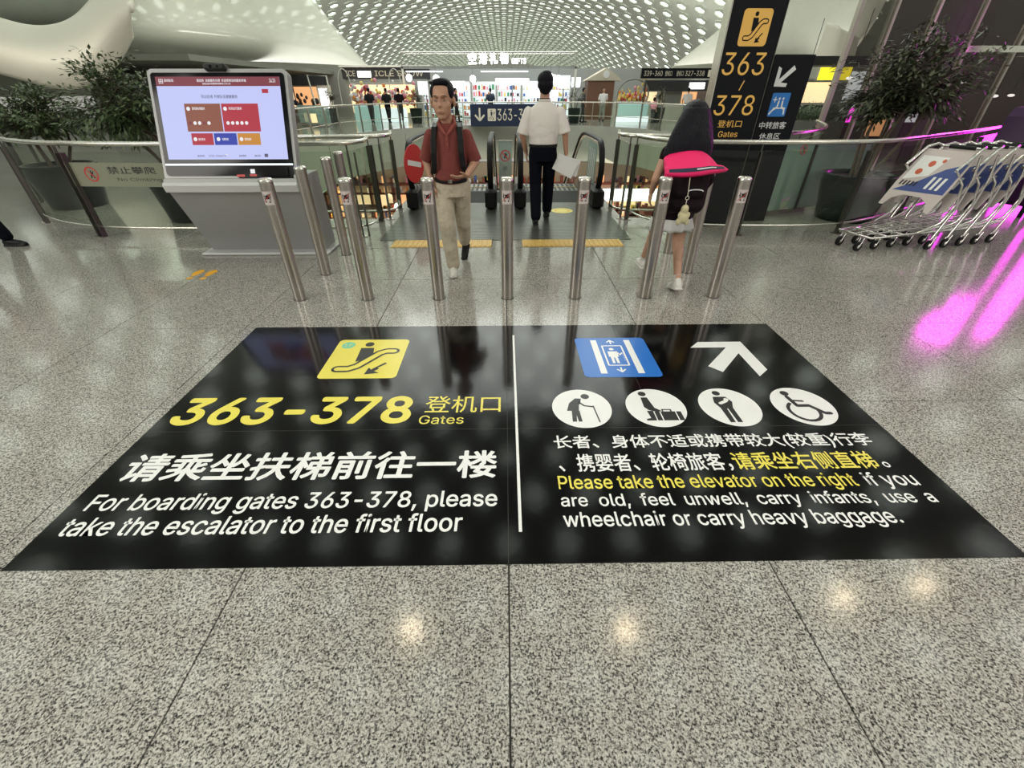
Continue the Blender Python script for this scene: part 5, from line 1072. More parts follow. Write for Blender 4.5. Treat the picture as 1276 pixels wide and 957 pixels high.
for i in range(10, 18): f.quad(P1[i].lerp(P2[i], .3) + Vector((0, -.007, .004)), P1[i].lerp(P2[i], .65) + Vector((0, -.007, .004)), P1[i + 1].lerp(P2[i + 1], .65) + Vector((0, -.007, .004)), P1[i + 1].lerp(P2[i + 1], .3) + Vector((0, -.007, .004)))
f.build('navy_stripe', None, fo)
MB().m('g_wh').tube([(.04 + .06 * cos(a), -.30, .88 + .012 * sin(a)) for a in [k * pi / 5 for k in range(6)]], .005, 6).build('zip_pull', None, bp)
kc = thing('plush_charm', 'cream plush charm hanging from the dark backpack of the girl', 'charm', (gx - .03, gy - .33, .62))
f = Fig(); f.ell((0, 0, .13), (.032, .028, .036)); f.ell((0, 0, .06), (.042, .034, .045)); f.ell((-.035, 0, .03), (.02, .022, .03)); f.ell((.035, 0, .03), (.02, .022, .03)); f.ell((-.035, 0, .085), (.014, .014, .025)); f.ell((.04, 0, .085), (.014, .014, .025)); rm(f, 'plush', kc, mat('cream_plush', (.62, .56, .34), .9), .007, 2)
MB().m('gold').tube([(0, 0, .16), (0, 0, .20)], .003, 6).tube([(.014 * cos(a), 0, .215 + .014 * sin(a)) for a in [k * pi / 6 for k in range(12)]], .0025, 6, True).tube([(0, 0, .23), (.01, .06, .37)], .003, 6).build('cord', None, kc)

# ---- person at the left edge (only a leg in the frame)
t = thing('person', 'person in black trousers and black leather shoes stepping in at the left edge', 'person', (-6.32, 5.27, 0), radians(90))
def full_person(t, top, low, shoe_m, vox, skin='skin', stride=.3, h=1.0, hair='hair', skirt=False, arms=0):
    hL, hR = Vector((.09, 0, .88)) * h, Vector((-.09, 0, .88)) * h; kL, kR = Vector((.09, -stride * .55, .5)) * h, Vector((-.09, stride * .2, .48)) * h
    aL, aR = Vector((.08, -stride, .10)) * h, Vector((-.08, stride * .9, .12)) * h
    sL, eL, wL = Vector((.2, 0, 1.36)) * h, Vector((.26, .08, 1.10)) * h, Vector((.24, -.06 - arms, .88 + arms)) * h; sR, eR, wR = Vector((-.2, 0, 1.36)) * h, Vector((-.26, .04, 1.10)) * h, Vector((-.24, -.1 - arms, .88 + arms)) * h
    b = Fig(); b.cap((0, 0, 1.0 * h), (0, 0, 1.25 * h), .085, .085).cap((0, 0, 1.30 * h), (0, 0, 1.5 * h), .058, .052).cap((-.14, 0, 1.33 * h), (.14, 0, 1.33 * h), .05)
    b.limb([hL, kL, aL], [.08, .055, .038]).limb([hR, kR, aR], [.08, .055, .038]).limb([sL, eL, wL], [.05, .042, .028]).limb([sR, eR, wR], [.05, .042, .028])
    b.hand(wL, (0, -.2, -1), (-1, 0, 0), (0, -1, 0), .35); b.hand(wR, (0, -.2, -1), (1, 0, 0), (0, -1, 0), .35); b.head((0, -.02, 1.60 * h), 0)
    rm(b, 'body', t, skin, vox, 2)
    f = Fig(); f.ell((0, .01, 1.655 * h), (.086, .10, .075)); f.ell((0, .05, 1.60 * h), (.082, .07, .09)); rm(f, 'hair', t, hair, max(vox, .012), 2)
    f = Fig(); f.rings([(0, 0, .93 * h, .17, .12), (0, 0, 1.1 * h, .18, .13), (0, 0, 1.3 * h, .20, .12), (0, 0, 1.39 * h, .15, .1), (0, 0, 1.44 * h, .075, .07)]); f.cap(sL, sL.lerp(eL, .8), .068); f.cap(sR, sR.lerp(eR, .8), .068); rm(f, 'shirt', t, top, max(vox, .012), 3)
    f = Fig(); f.rings([(0, 0, .76 * h, .17, .12), (0, 0, .90 * h, .175, .125), (0, 0, .95 * h, .165, .115)]); f.limb([hL - Vector((0, 0, .04)), kL, aL + Vector((0, 0, .02))], [.095, .078, .066]); f.limb([hR - Vector((0, 0, .04)), kR, aR + Vector((0, 0, .02))], [.095, .078, .066]); rm(f, 'trousers', t, low, max(vox, .01), 2)
    for a_, p_ in ((aL, 0), (aR, radians(10))): f = Fig(); shoe(f, a_, 0, p_, .28); rm(f, 'shoe', t, shoe_m, max(vox * .8, .008), 1)
full_person(t, 'shirtw', 'navy', 'black', .009, stride=.30)

# ---- visitors on the far gallery
vis = [(-7.9, 30.2, 180, 'black', 'dark', 'visitor in dark clothes, left of the three standing at the flower stall'), (-6.95, 30.4, 170, 'black', 'navy', 'visitor in dark clothes, middle of the three at the flower stall'), (-6.2, 30.3, 190, 'maroon', 'dark', 'visitor in dark clothes, right of the three at the flower stall'),
       (-2.9, 30.6, 90, 'black', 'black', 'visitor in black walking before the bright gift shop behind the man in red'), (-.9, 32.6, 180, 'signnavy', 'navy', 'visitor in navy facing the shelves of the gift shop'),
       (6.05, 31.5, 0, 'g_wh', 'grey', 'attendant in white beside the brown hut'), (11.1, 31.1, 150, 'shirtw', 'grey', 'visitor in white before the grey column right of the counter'),
       (13.2, 31.0, 200, 'g_or', 'dark', 'visitor in rust orange before the warm shop on the right'), (4.6, 30.0, 90, 'dark', 'dark', 'visitor in dark clothes behind the gallery plant'), (8.6, 29.3, 120, 'g_pk', 'dark', 'child in pink before the aqua counter')]
for i, (x, y, a, c1, c2, lab) in enumerate(vis):
    t = thing('person', lab, 'person', (x, y, 0), radians(a), 'visitors on the far gallery')
    full_person(t, c1, c2, 'black', .03, stride=.12, h=1.0 if i != 9 else .72)

# =========================================================================================== FAR GALLERY AND SHOPS
gal = thing('gallery_railing', 'long glass railing with steel rail along the far gallery edge', 'railing', (0, 28.3, 0))
hr = []
for i, p in enumerate(far): hr.append((p[0], p[1] - 28.3 + (.12 if p[1] > 20 else 0), 1.06))
MB().m('steel_l').tube(hr, .03, 8).build('handrail', None, gal); MB().m('steel_l').tube([(a, b, .45) for a, b, c in hr], .012, 6).build('bottom_rail', None, gal)
for i in range(len(hr) - 1):
    a, b = Vector(hr[i]), Vector(hr[i + 1]); d = b - a; ns = max(1, round(d.length / 1.6)); an = atan2(d.y, d.x)
    for k in range(ns):
        p = a.lerp(b, k / ns); ln = d.length / ns
        MB().m('glass').box(.02, ln - .02, -.006, .006, .06, .98).build('glass_pane', None, gal, (p.x, p.y, 0), (0, 0, an)); MB().m('steel').box(-.018, .018, -.03, .03, 0, 1.04).build('post', None, gal, (p.x, p.y, 0), (0, 0, an))
sg = thing('gate_sign_panel', 'navy direction panel with down arrow and 363-378 on the far gallery edge', 'sign', (.4, 27.25, .02))
MB().m('signnavy').bevbox(-2.25, 2.2, -.06, .06, -.05, .97, .02).build('panel', None, sg)
def gv(p): return Vector((p.x, -.065 - p.z, p.y))
m_ = MB().m('gold'); m_.stroke([(-1.75, .80), (-1.75, .22)], .09, .002, False); m_.stroke([(-2.0, .48), (-1.75, .22), (-1.5, .48)], .09, .004, False); m_.map(gv).build('arrow', None, sg)
ic = MB().m('gold').rrect(-1.32, -.88, .20, .76, .05, .002).map(gv).build('escalator_pictogram', None, sg)
m_ = MB(); esc_icon(m_, sq(-1.32, .2, .44, .56), .006, 'signnavy', 'gold', .5); m_.map(gv).build('symbol', None, ic)
m_ = MB().m('gold'); add_text(m_, '363-378', -.80, .22, 1.15, .76, .002, .0); add_text(m_, '登机口', 1.3, .45, 2.0, .7, .002, 0); m_.map(gv).build('lettering', None, sg)

def shelf_unit(name, label, x, y, w_, h_, n, back='litc', seed=0, gsz=.16, group=None, depth=.4):
    t = thing(name, label, 'shelf', (x, y, 0), 0, group)
    MB().m(back).box(0, w_, .0, .03, .05, h_).build('lit_back', None, t, (0, depth, 0))
    MB().m('white').box(0, .05, 0, depth, 0, h_).box(w_ - .05, w_, 0, depth, 0, h_).box(0, w_, 0, depth, h_ - .05, h_).build('frame', None, t)
    rnd = random.Random(seed); gd = MB()
    for k in range(n):
        z = .1 + k * (h_ - .2) / n
        MB().m('white').box(.05, w_ - .05, 0, depth, z, z + .03).build('shelf_board', None, t)
        xx = .08
        while xx < w_ - .2:
            ww = rnd.uniform(.06, gsz); hh = rnd.uniform(.4, .8) * (h_ - .2) / n; gd.m(rnd.choice(GOODS)).box(xx, xx + ww, .06, .22, z + .03, z + .03 + hh); xx += ww + rnd.uniform(.01, .12)
    tag(gd.build('goods', None, t), kind='stuff'); return t
def box_thing(name, label, cat, loc, parts, group=None):
    t = thing(name, label, cat, loc, 0, group)
    for pn, mt, b_ in parts: MB().m(mt).box(*b_).build(pn, None, t)
    return t
# back wall of the whole gallery
tag(MB().m('grey').box(-30, 30, 38, 38.2, 0, 2.9).build('wall_back'), kind='structure')
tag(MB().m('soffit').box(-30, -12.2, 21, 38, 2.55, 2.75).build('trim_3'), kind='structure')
# centre gift shop
for i, x in enumerate((-5.6, -3.9, -2.2, -.5, 1.2, 2.9)):
    shelf_unit('display_shelf', ['leftmost', 'second from left', 'third from left', 'third from right', 'second from right', 'rightmost'][i] + ' backlit shelf of goods in the bright gift shop', x, 35.2, 1.6, 2.1, 5, 'litc', i + 20, group='backlit gift shop shelves')
for i, x in enumerate((-4.8, -1.9, 1.2)):
    t = shelf_unit('display_gondola', ['left', 'middle', 'right'][i] + ' low white gondola of goods before the gift shop shelves', x, 33.0, 2.1, 1.0, 3, 'litc', i + 40, group='white gondolas')
roof = thing('shop_canopy', 'white truss canopy of the gift shop carrying large lit characters', 'canopy', (-.9, 33.4, 0))
MB().m('grey').box(-5.6, 5.5, 0, .25, 2.72, 2.86).build('fascia', None, roof)
m_ = MB().m('steel_l')
for z in (3.55,): m_.tube([(-5.5, 0, z), (5.4, 0, z)], .03, 6).tube([(-5.5, 1.6, z), (5.4, 1.6, z)], .03, 6)
for k in range(12): m_.tube([(-5.5 + k * .99, 0, 2.8), (-5.5 + k * .99, 0, 3.55)], .02, 6).tube([(-5.5 + k * .99, 0, 3.55), (-5.5 + k * .99, 1.6, 3.55)], .02, 6)
m_.build('truss', None, roof)
for x in (-5.5, 5.4): MB().m('white').box(x - .06, x + .06, 0, .12, 0, 2.8).build('column', None, roof)
[MB().m('litc').box(x0_, x1_, .02, .3, 2.55, 2.62).build('lit_strip', None, roof) for x0_, x1_ in ((-5.3, -3.0), (-.6, 2.4))]
for k, chh in enumerate('空港礼物'):
    m_ = MB().m('lit'); add_text(m_, chh, -1.35 + k * .66, 2.95, -.82 + k * .66, 3.5, .0, .03); m_.map(lambda p: Vector((p.x, -.03, p.y))).build('lit_character', None, roof)
m_ = MB().m('lit'); add_text(m_, 'GIFTS', 1.35, 2.97, 2.25, 3.25, 0, .01); m_.map(lambda p: Vector((p.x, -.03, p.y))).build('lit_character', None, roof)
for i, (x, z, r_) in enumerate(((-4.3, 2.2, .22), (-2.0, 2.2, .2), (2.9, 2.25, .24), (3.4, 2.2, .2), (-6.0, 2.25, .2))):
    o = thing('pendant_lamp', ['leftmost white globe lamp of the gift shop', 'white globe lamp above the middle shelves of the gift shop', 'white globe lamp right of the gift shop centre', 'rightmost white globe lamp of the gift shop', 'white globe lamp left of the gift shop column'][i], 'lamp', (x, 33.2, z), 0, 'globe lamps of the gift shop')
    MB().m('lit').sphere((0, 0, 0), r_, (1, 1, 1), 14, 9).build('globe', None, o); MB().m('steel_d').tube([(0, 0, r_), (0, 0, .6)], .01, 5).build('cord', None, o)
for i, (x, z, a, b, mt) in enumerate(((-5.7, 1.35, 1.0, .75, 'litc'), (-4.6, .55, .5, .8, 'litc'), (-3.9, 1.6, 1.3, .5, 'lit'), (-.6, 1.9, 2.2, .35, 'lit'), (1.6, 1.2, .8, .9, 'litc'), (3.5, 1.7, .8, .7, 'litc'), (3.0, 1.0, .55, .6, 'litc'), (2.45, 1.95, .9, .5, 'litc'), (4.4, 1.75, .6, .55, 'litc'))):
    o = box_thing('light_box', ['pale lit panel above the gift shop left end', 'small lit panel low at the gift shop left end', 'bright white lit box behind the man in red', 'long bright lit header over the middle shelves', 'lit poster in the gift shop centre right', 'lit screen right of the man in white', 'small lit poster left of the man in white', 'lit poster above the right gondola', 'lit screen by the right canopy column'][i], 'lit panel', (x, 34.4, 0), [('lit_face', mt, (0, a, 0, .03, z, z + b)), ('stand', 'steel_d', (a / 2 - .03, a / 2 + .03, .03, .08, 0, z + b))], 'lit panels of the gift shop')
# left part: long dark header sign, flower stall, warm shop
t = thing('header_sign', 'long dark shop header with pale letters left of the gift shop', 'sign', (-10.4, 34.0, 0))
MB().m('dark').box(0, 5.6, 0, .3, 2.2, 2.82).build('board', None, t); MB().m('white').box(-.1, 5.7, -.1, .4, 2.82, 2.92).build('ledge', None, t)
for x in (.1, 5.4): MB().m('grey').box(x, x + .15, .1, .25, 0, 2.2).build('post', None, t)
m_ = MB().m('gold'); add_text(m_, 'ICE', .25, 2.35, .85, 2.65, 0); add_text(m_, 'ICLE SNOW', 2.1, 2.35, 5.2, 2.65, 0); m_.map(lambda p: Vector((p.x, -.02, p.y))).build('lettering', None, t)
MB().m('lit').box(1.0, 1.85, -.05, -.01, 2.3, 2.62).build('lit_box', None, t)
t = thing('flower_stall', 'pale lit stall heaped with pink and peach flowers under wire arches', 'stall', (-8.9, 31.2, 0))
MB().m('aqua').box(-.3, 1.2, 0, .6, 0, .85).build('counter', None, t); MB().m('litc').box(1.3, 2.8, 0, .6, 0, .7).build('counter', None, t)
fb = MB(); rnd = random.Random(4)
for k in range(260):
    x = rnd.uniform(-.4, 3.4); z = .9 + abs(rnd.gauss(0, .45)); fb.m(rnd.choice(['g_pk', 'g_wh', 'g_wh', 'g_or', 'g_pk', 'g_red', 'skirt', 'g_ye'])).sphere((x, rnd.uniform(.2, .9), min(z, 2.1)), rnd.uniform(.06, .13), (1, 1, 1), 7, 5)
tag(fb.build('flowers', None, t), kind='stuff')
for x in (-.6, 2.4): MB().m('white').tube([(x + .35 * cos(a), 0, 1.9 + .75 * sin(a)) for a in [k * pi / 10 for k in range(11)]] + [(x - .35, 0, .8)], .025, 6).build('arch', None, t)
MB().m('white').tube([(-.25, 0, 1.95), (3.1, 0, 1.95)], .02, 6).build('crossbar', None, t)
MB().m('litw').box(-.9, 3.2, 1.9, 1.95, .4, 1.9).build('lit_back', None, t)
t = thing('warm_shop', 'shop with a black header and warm orange interior left of the flower stall', 'shop', (-14.6, 31.5, 0))
MB().m('dark').box(-.6, 4.0, 0, .3, 1.86, 2.35).build('header', None, t); MB().m('cream').box(-.6, .5, .2, .4, 0, 1.86).box(3.2, 4.0, .2, .4, 0, 1.86).build('wall_panel', None, t)
MB().m('lito').box(1.3, 3.1, 1.5, 1.55, .5, 1.8).build('lit_back', None, t); MB().m('litw').box(.5, 1.2, 1.5, 1.55, .7, 1.8).build('lit_back', None, t); MB().m('brown').box(.5, 3.2, .6, 1.2, 0, .75).build('counter', None, t)
rnd = random.Random(6); fb = MB()
for k in range(26): fb.m(rnd.choice(['dark', 'g_gr', 'g_bk', 'brown'])).sphere((rnd.uniform(.6, 3.1), rnd.uniform(.5, .9), rnd.uniform(.8, 1.4)), rnd.uniform(.07, .15), (1, 1, 1.3), 7, 5)
tag(fb.build('display_goods', None, t), kind='stuff')
t = thing('white_frame', 'leaning white metal display frame between the warm shop and the flower stall', 'frame', (-11.4, 31.2, 0))
MB().m('white').tube([(0, 0, 0), (-.2, 0, 2.35), (.9, 0, 2.3), (1.0, 0, 0)], .05, 8).build('frame', None, t); MB().m('lit').box(.25, .75, .1, .13, .6, 1.7).build('lit_panel', None, t)
# posters on glass on the left gallery
for i, (x, y) in enumerate(((-9.6, 27.4), (-8.9, 26.4))):
    box_thing('info_board', ['pale info board with yellow lower part behind the left gallery rail', 'second pale info board nearer the atrium on the left gallery'][i], 'board', (x - .9, y, 0), [('board', 'film_t', (-.6, .7, 0, .04, .15, .95)), ('yellow_part', 'litw', (-.3, .0, -.01, 0, .2, .6)), ('base', 'steel_d', (-.6, .7, -.1, .14, 0, .05))], 'info boards on the left gallery')
# right part
t = thing('brown_hut', 'small brown wooden hut with a cream gable right of the gift shop', 'hut', (5.3, 33.2, 0))
MB().m('brown').box(0, 1.7, 0, 1.2, 0, 2.1).build('wall', None, t); MB().m('cream').prism([(-.2, 2.1), (2.1, 2.1), (1.9, 2.3), (1.1, 2.75), (.3, 2.35)], -.1, 1.3, 'y').build('gable', None, t); MB().m('g_wh').lathe([(.2, -.02), (.2, .02)], 20).build('round_emblem', None, t, (1.1, -.13, 2.42), (radians(90), 0, 0))
t = thing('counter', 'white counter with an aqua lit front piled with pink and yellow goods', 'counter', (6.75, 30.6, 0))
MB().m('white').box(0, 2.0, 0, .9, .95, 1.05).box(-.05, .1, .02, .9, 0, .95).box(1.9, 2.05, .02, .9, 0, .95).build('body', None, t); MB().m('aqua').box(.1, 1.9, 0, .05, .3, .95).build('lit_front', None, t); MB().m('litc').box(.0, 2.0, 0, .05, 0, .28).build('lit_base', None, t)
fb = MB(); rnd = random.Random(8)
for k in range(120): fb.m(rnd.choice(['g_pk', 'g_ye', 'g_wh', 'g_red', 'g_ye', 'g_or'])).sphere((rnd.uniform(.1, 1.9), rnd.uniform(.2, .7), 1.1 + abs(rnd.gauss(0, .18)) + (.5 * rnd.random() if rnd.random() < .3 else 0)), rnd.uniform(.04, .09), (1, 1, 1.4), 7, 5)
tag(fb.build('goods', None, t), kind='stuff')
MB().m('grey').tube([(1.0 + .95 * cos(a), .6, 1.35 + .8 * sin(a)) for a in [k * 2 * pi / 24 for k in range(24)]], .05, 6, True).build('wreath_ring', None, t)
t = thing('direction_sign', 'black overhead direction sign with gate numbers and a right arrow at upper right', 'sign', (7.9, 30.0, 0))
MB().m('signblk').box(-.1, 5.0, 0, .15, 2.15, 2.62).build('panel', None, t); MB().m('steel_l').box(-.1, 5.0, -.02, .17, 2.08, 2.13).build('lower_trim', None, t)
for x in (.2, 4.6): MB().m('steel_d').box(x, x + .08, .05, .13, 0, 2.1).build('post', None, t)
def dv(p): return Vector((p.x, -.01 - p.z, p.y))
m_ = MB().m('gold')
for s_, a, b in (('339-360', .05, 1.1), ('登机口', 1.25, 1.65), ('登机口', 1.9, 2.3), ('327-338', 2.4, 3.5)): add_text(m_, s_, a, 2.26, b, 2.50, 0)
m_.rrect(3.7, 4.05, 2.22, 2.54, .03, 0); m_.stroke([(4.25, 2.38), (4.6, 2.38)], .05, 0, False); m_.stroke([(4.45, 2.52), (4.62, 2.38), (4.45, 2.24)], .05, .002, False); m_.map(dv).build('lettering', None, t)
t = thing('right_shops', 'row of shop fronts with a black fascia, warm lit windows and a grey column', 'shop', (8.9, 32.2, 0))
MB().m('dark').box(-.2, 6.4, 0, .3, 1.55, 2.1).build('fascia', None, t); MB().m('lit').box(2.55, 3.5, -.04, 0, 1.65, 1.98).build('lit_sign', None, t); MB().m('lit').lathe([(.2, -.02), (.2, .02)], 20).build('lit_round_sign', None, t, (4.5, -.05, 1.85), (radians(90), 0, 0)); MB().m(em('red_sign', (1, .04, .1), .9)).box(4.2, 4.9, -.04, 0, 1.1, 1.55).build('red_sign', None, t)
MB().m('litw').box(.0, .9, 1.0, 1.04, .2, 1.5).build('lit_window', None, t); MB().m('cream').box(.9, 1.2, .3, .5, 0, 1.55).build('column', None, t); MB().m('grey').box(1.25, 2.3, .3, .8, 0, 1.55).build('column', None, t); MB().m('lito').box(2.4, 3.5, 1.0, 1.04, .4, 1.5).build('lit_window', None, t); MB().m('grey').box(3.55, 6.2, 1.2, 1.3, 0, 1.55).build('wall_panel', None, t); MB().m('white').box(.0, 2.6, -.7, -.2, 0, .9).build('counter', None, t)
for i, (x, y, c_r) in enumerate(((-9.9, 29.3, .5), (-5.1, 29.3, .45), (4.0, 29.2, .8), (9.1, 29.9, .4), (13.9, 30.2, .6))):
    tree(x, y, ['small potted plant on the far gallery beside the flower stall, left', 'leaning potted plant in a teal pot right of the three visitors', 'bushy potted plant on the far gallery right of the man in white', 'small potted plant right of the aqua counter', 'dark potted plant behind the girl, near the red shop sign'][i], .35, .75, ((0, 0, 1.35), (c_r, .4, .5)), 5, 30 + i, 'leaf2', nl=700, group='plants on the far gallery', stems=3)

# ------------------------------------------------------------------ lower level seen through the opening
t = thing('lower_shop_front', 'warm lit lower level shop front with red-brown shelving under the far gallery', 'shop', (0, 30.6, -6.5))
MB().m('cream').box(-13, 13, 1.0, 1.2, 0, 4.2).build('back_wall', None, t)
MB().m('redbr').box(-12, 12, .0, .3, 2.95, 3.1).box(-12, 12, 0, .3, 2.4, 2.5).box(-12, 12, 0, .3, 1.3, 1.42).build('beam', None, t)
for k in range(17): MB().m('redbr').box(-12 + k * 1.5, -11.85 + k * 1.5, 0, .3, 0, 3.4).build('upright', None, t)
for k in range(16):
    MB().m('litw' if k % 3 else 'lito').box(-11.8 + k * 1.5, -10.55 + k * 1.5, .7, .74, 1.5, 2.35).build('lit_panel', None, t)
MB().m('lit').box(3.2, 11, -.3, -.2, 2.0, 2.75).build('lit_fascia', None, t); MB().m('litw').box(-12, 2.6, -.3, -.2, .2, .9).build('lit_base', None, t)
gd = MB(); rnd = random.Random(77)
for k in range(420): x = rnd.uniform(-12, 11.8); gd.m(rnd.choice(GOODS + ['litw', 'lito', 'brown', 'redbr'])).box(x, x + rnd.uniform(.08, .3), .1, .3, (z := rnd.choice((.95, 1.42, 2.5, 3.1))), z + rnd.uniform(.12, .42))
tag(gd.build('goods', None, t), kind='stuff')
rnd = random.Random(5)
for k in range(11):
    x, y, z = rnd.uniform(-5.6, -2.4), rnd.uniform(12, 20), rnd.uniform(-3.9, -1.4)
    o = thing('hanging_lamp', 'warm globe lamp hanging in the atrium left of the escalators', 'lamp', (x, y, z), 0, 'warm lamps in the atrium')
    MB().m(['litw', 'lito', 'lit'][k % 3]).sphere((0, 0, 0), rnd.uniform(.08, .17), (1, 1, 1), 12, 8).build('globe', None, o); MB().m('steel_d').tube([(0, 0, .1), (0, 0, 2.2 + .0)], .006, 5).build('cord', None, o)
for i, (x, y, w_, c) in enumerate(((-9, 26, 3, 'brown'), (-5, 25.5, 2.4, 'cream'), (4.5, 26.5, 3.2, 'white'), (9, 25, 2.6, 'redbr'))):
    box_thing('lower_kiosk', ['brown', 'cream', 'white', 'red-brown'][i] + ' sales counter on the lower level floor', 'counter', (x, y, -6.5), [('body', c, (-w_ / 2, w_ / 2, 0, 1.2, 0, 1.1)), ('lit_top', 'litw', (-w_ / 2, w_ / 2, .2, 1, 1.1, 1.16)), ('canopy', c, (-w_ / 2, w_ / 2, 0, 1.2, 2.3, 2.5)), ('post', 'steel_d', (-w_ / 2, -w_ / 2 + .08, .5, .6, 1.16, 2.3))], 'sales counters on the lower level')

# =========================================================================================== CEILING AND SHELLS
def vault(x, y): return (13.5 - .0125 * x * x if x > 0 else 13.5 - .0085 * x * x) - max(0, y - 60) * .012
cl = MB().m('ceil'); xs = [-38 + 2 * k for k in range(38)]; ys = [-16 + 6 * k for k in range(46)]
V = [[(x, y, vault(x, y)) for x in xs] for y in ys]; vs = [p for r_ in V for p in r_]; n = len(xs)
cl.add(vs, [(j * n + i, (j + 1) * n + i, (j + 1) * n + i + 1, j * n + i + 1) for j in range(len(ys) - 1) for i in range(n - 1)], True)
ceil = cl.build('ceiling'); tag(ceil, kind='structure')
def cellmesh(name):
    m_ = MB().m('cellf'); h6 = [(.62, 0), (.36, .78), (-.36, .78), (-.62, 0), (-.36, -.78), (.36, -.78)]
    o_ = [(a * 1.0, b, -.02) for a, b in h6]; d_ = [(a * .96, b * .96, -.22) for a, b in h6]; i_ = [(a * .82, b * .84, -.22) for a, b in h6]; u_ = [(a * .8, b * .82, -.10) for a, b in h6]
    m_.loft([o_, d_, i_, u_], False, True, False)
    m_.m('cellm').add(u_, [(5, 4, 3, 2, 1, 0)]); return m_
CM = cellmesh('c'); cme = CM.mesh('ceiling_cell'); cells = []
for j in range(0, 92):
    y = -14 + j * 2.45; k = -13
    for k in range(-14, 13):
        x = (k + (.5 if j % 2 else 0)) * 2.35
        if -33 < x < 33: cells.append((x, y))
near = sorted(cells, key=lambda c: (abs(c[1] - 62) + abs(c[0]) * .6 if c[1] > 38 else 1e3 + c[0] ** 2))
keep = set(near[:300]); rest = MB()
for x, y in cells:
    sl_ = atan2(vault(x + .1, y) - vault(x - .1, y), .2); X = Matrix.Translation((x, y, vault(x, y) - .02)) @ Matrix.Rotation(-sl_, 4, 'Y')
    if (x, y) in keep:
        o = link('ceiling_cell', cme, ceil); o.matrix_local = X
    else:
        rest.ms = CM.ms; off = len(rest.v); rest.v += [tuple(X @ Vector(v)) for v in CM.v]; rest.f += [tuple(i + off for i in f_) for f_ in CM.f]; rest.mi += CM.mi; rest.sm += CM.sm
tag(rest.build('ceiling_cells', None, ceil), kind='stuff')

def patch(name, rows, mt, label, cat, thick=.25, lv=3):
    base = Vector(rows[len(rows) // 2][len(rows[0]) // 2])
    vs = [Vector(p) - base for r_ in rows for p in r_]; n = len(rows[0])
    me = bpy.data.meshes.new(name); me.from_pydata([tuple(v) for v in vs], [], [(j * n + i, j * n + i + 1, (j + 1) * n + i + 1, (j + 1) * n + i) for j in range(len(rows) - 1) for i in range(n - 1)])
    me.materials.append(M[mt]); o = bpy.data.objects.new('tmp', me); COL.objects.link(o)
    s = o.modifiers.new('s', 'SUBSURF'); s.levels = lv; s.render_levels = lv; s.boundary_smooth = 'PRESERVE_CORNERS'
    s = o.modifiers.new('t', 'SOLIDIFY'); s.thickness = thick; s.offset = 1
    dg = bpy.context.evaluated_depsgraph_get(); dg.update(); m2 = bpy.data.meshes.new_from_object(o.evaluated_get(dg)); m2.name = name; m2.polygons.foreach_set('use_smooth', [True] * len(m2.polygons))
    bpy.data.objects.remove(o); o = link(name, m2, None, base); return tag(o, label, cat)
DOWN = [(-2.0, 4.41), (2.37, 4.34), (7.21, 4.94), (9.16, 5.18)]
patch('ceiling_shell', [[(-15.5, 46.0, 8.09), (-14.32, 46.0, 6.38), (-13.3, 47.0, 4.9), (-12.02, 48.0, 3.21)], [(-16.76, 42.0, 7.52), (-15.6, 42.0, 5.49), (-14.49, 43.0, 4.12), (-13.39, 47.0, 2.84)], [(-18.79, 39.0, 7.09), (-17.44, 38.0, 4.91), (-16.56, 40.0, 3.47), (-15.89, 46.0, 2.75)], [(-21.39, 37.0, 6.8), (-20.13, 36.0, 4.73), (-19.09, 38.0, 3.37), (-18.91, 45.0, 2.79)], [(-24.43, 37.0, 6.8), (-24.09, 36.0, 4.53), (-24.02, 38.0, 3.6), (-23.06, 44.0, 2.87)], [(-27.88, 39.0, 7.08), (-27.75, 38.0, 4.9), (-28.16, 40.0, 3.8), (-29.35, 44.0, 3.4)]], 'shell', 'large glossy white sculpted shell bulging down behind the kiosk', 'ceiling shell')
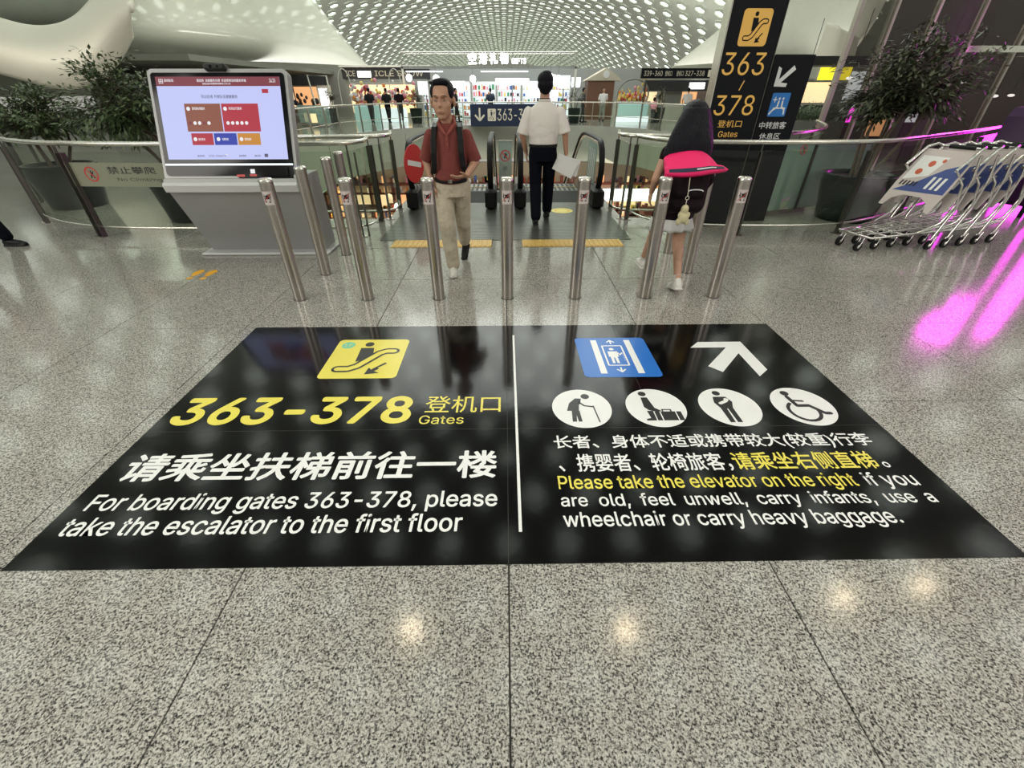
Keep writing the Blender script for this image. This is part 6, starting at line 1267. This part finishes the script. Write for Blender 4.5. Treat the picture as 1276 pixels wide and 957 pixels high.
patch('ceiling_funnel', [[(-16.22, 17.0, 3.78), (-15.09, 17.0, 3.38), (-14.27, 17.0, 3.18), (-13.39, 17.0, 3.24), (-12.64, 17.0, 3.51), (-11.95, 17.0, 4.0), (-10.98, 17.0, 4.22)], [(-15.44, 15.6, 2.84), (-14.24, 15.6, 2.64), (-13.28, 15.4, 2.45), (-12.41, 15.4, 2.42), (-11.45, 15.4, 2.74), (-10.79, 15.6, 3.24), (-10.49, 16.0, 3.4)], [(-16.81, 16.5, 2.25), (-15.52, 16.5, 2.01), (-14.7, 16.5, 1.77), (-13.73, 16.5, 1.52), (-12.61, 16.5, 1.74), (-11.88, 16.8, 2.3), (-11.34, 17.0, 2.92)]], 'shell2', 'cream white curved funnel shell above the far left trees', 'ceiling shell')
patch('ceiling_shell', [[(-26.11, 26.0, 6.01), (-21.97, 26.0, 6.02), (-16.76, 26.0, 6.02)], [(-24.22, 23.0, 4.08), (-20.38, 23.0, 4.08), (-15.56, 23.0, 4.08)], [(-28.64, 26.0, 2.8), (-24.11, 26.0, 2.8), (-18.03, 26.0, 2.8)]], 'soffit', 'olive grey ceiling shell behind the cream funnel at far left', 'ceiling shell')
patch('ceiling_shell', [[(18.86, 42.0, 7.64), (18.34, 43.0, 6.41), (16.75, 45.0, 4.76), (15.03, 48.0, 3.2)], [(19.05, 38.0, 7.07), (18.43, 38.0, 5.76), (17.57, 40.0, 4.4), (17.17, 45.0, 3.09)], [(20.03, 35.0, 6.63), (18.86, 34.0, 4.94), (18.31, 35.0, 3.84), (19.58, 40.0, 2.82)], [(20.36, 30.0, 5.91), (19.49, 29.0, 4.45), (18.81, 29.0, 3.1), (19.17, 31.0, 2.07)]], 'white', 'pale grey sloping ceiling shell right of the perforated ceiling', 'ceiling shell')
patch('ceiling_funnel', [[(14.03, 24.0, 4.0), (14.21, 23.0, 3.69), (15.67, 24.0, 3.48)], [(13.96, 24.0, 3.2), (14.35, 23.0, 2.89), (15.78, 24.0, 2.69)], [(14.0, 24.0, 2.49), (14.53, 23.0, 2.05), (15.82, 24.0, 1.86)]], 'shell2', 'small faceted white funnel beside the shorter black sign', 'ceiling shell')
# overhead downlights above the foreground, mirrored in the polished granite
for i, (x, y) in enumerate(DOWN):
    o = thing('downlight', ['leftmost', 'second from left', 'third from left', 'rightmost'][i] + ' of four warm downlights high above the foreground, mirrored in the granite', 'downlight', (x, y, 7.5), 0, 'overhead downlights')
    MB().m('steel').lathe([(.13, 0), (.15, .02), (.13, .22), (.05, .26)], 20).build('housing', None, o); MB().m('litlamp').lathe([(.002, -.004), (.12, -.003), (.12, .0)], 20).build('lamp', None, o); MB().m('steel_d').tube([(0, 0, .25), (0, 0, 5.5)], .012, 6).build('rod', None, o)
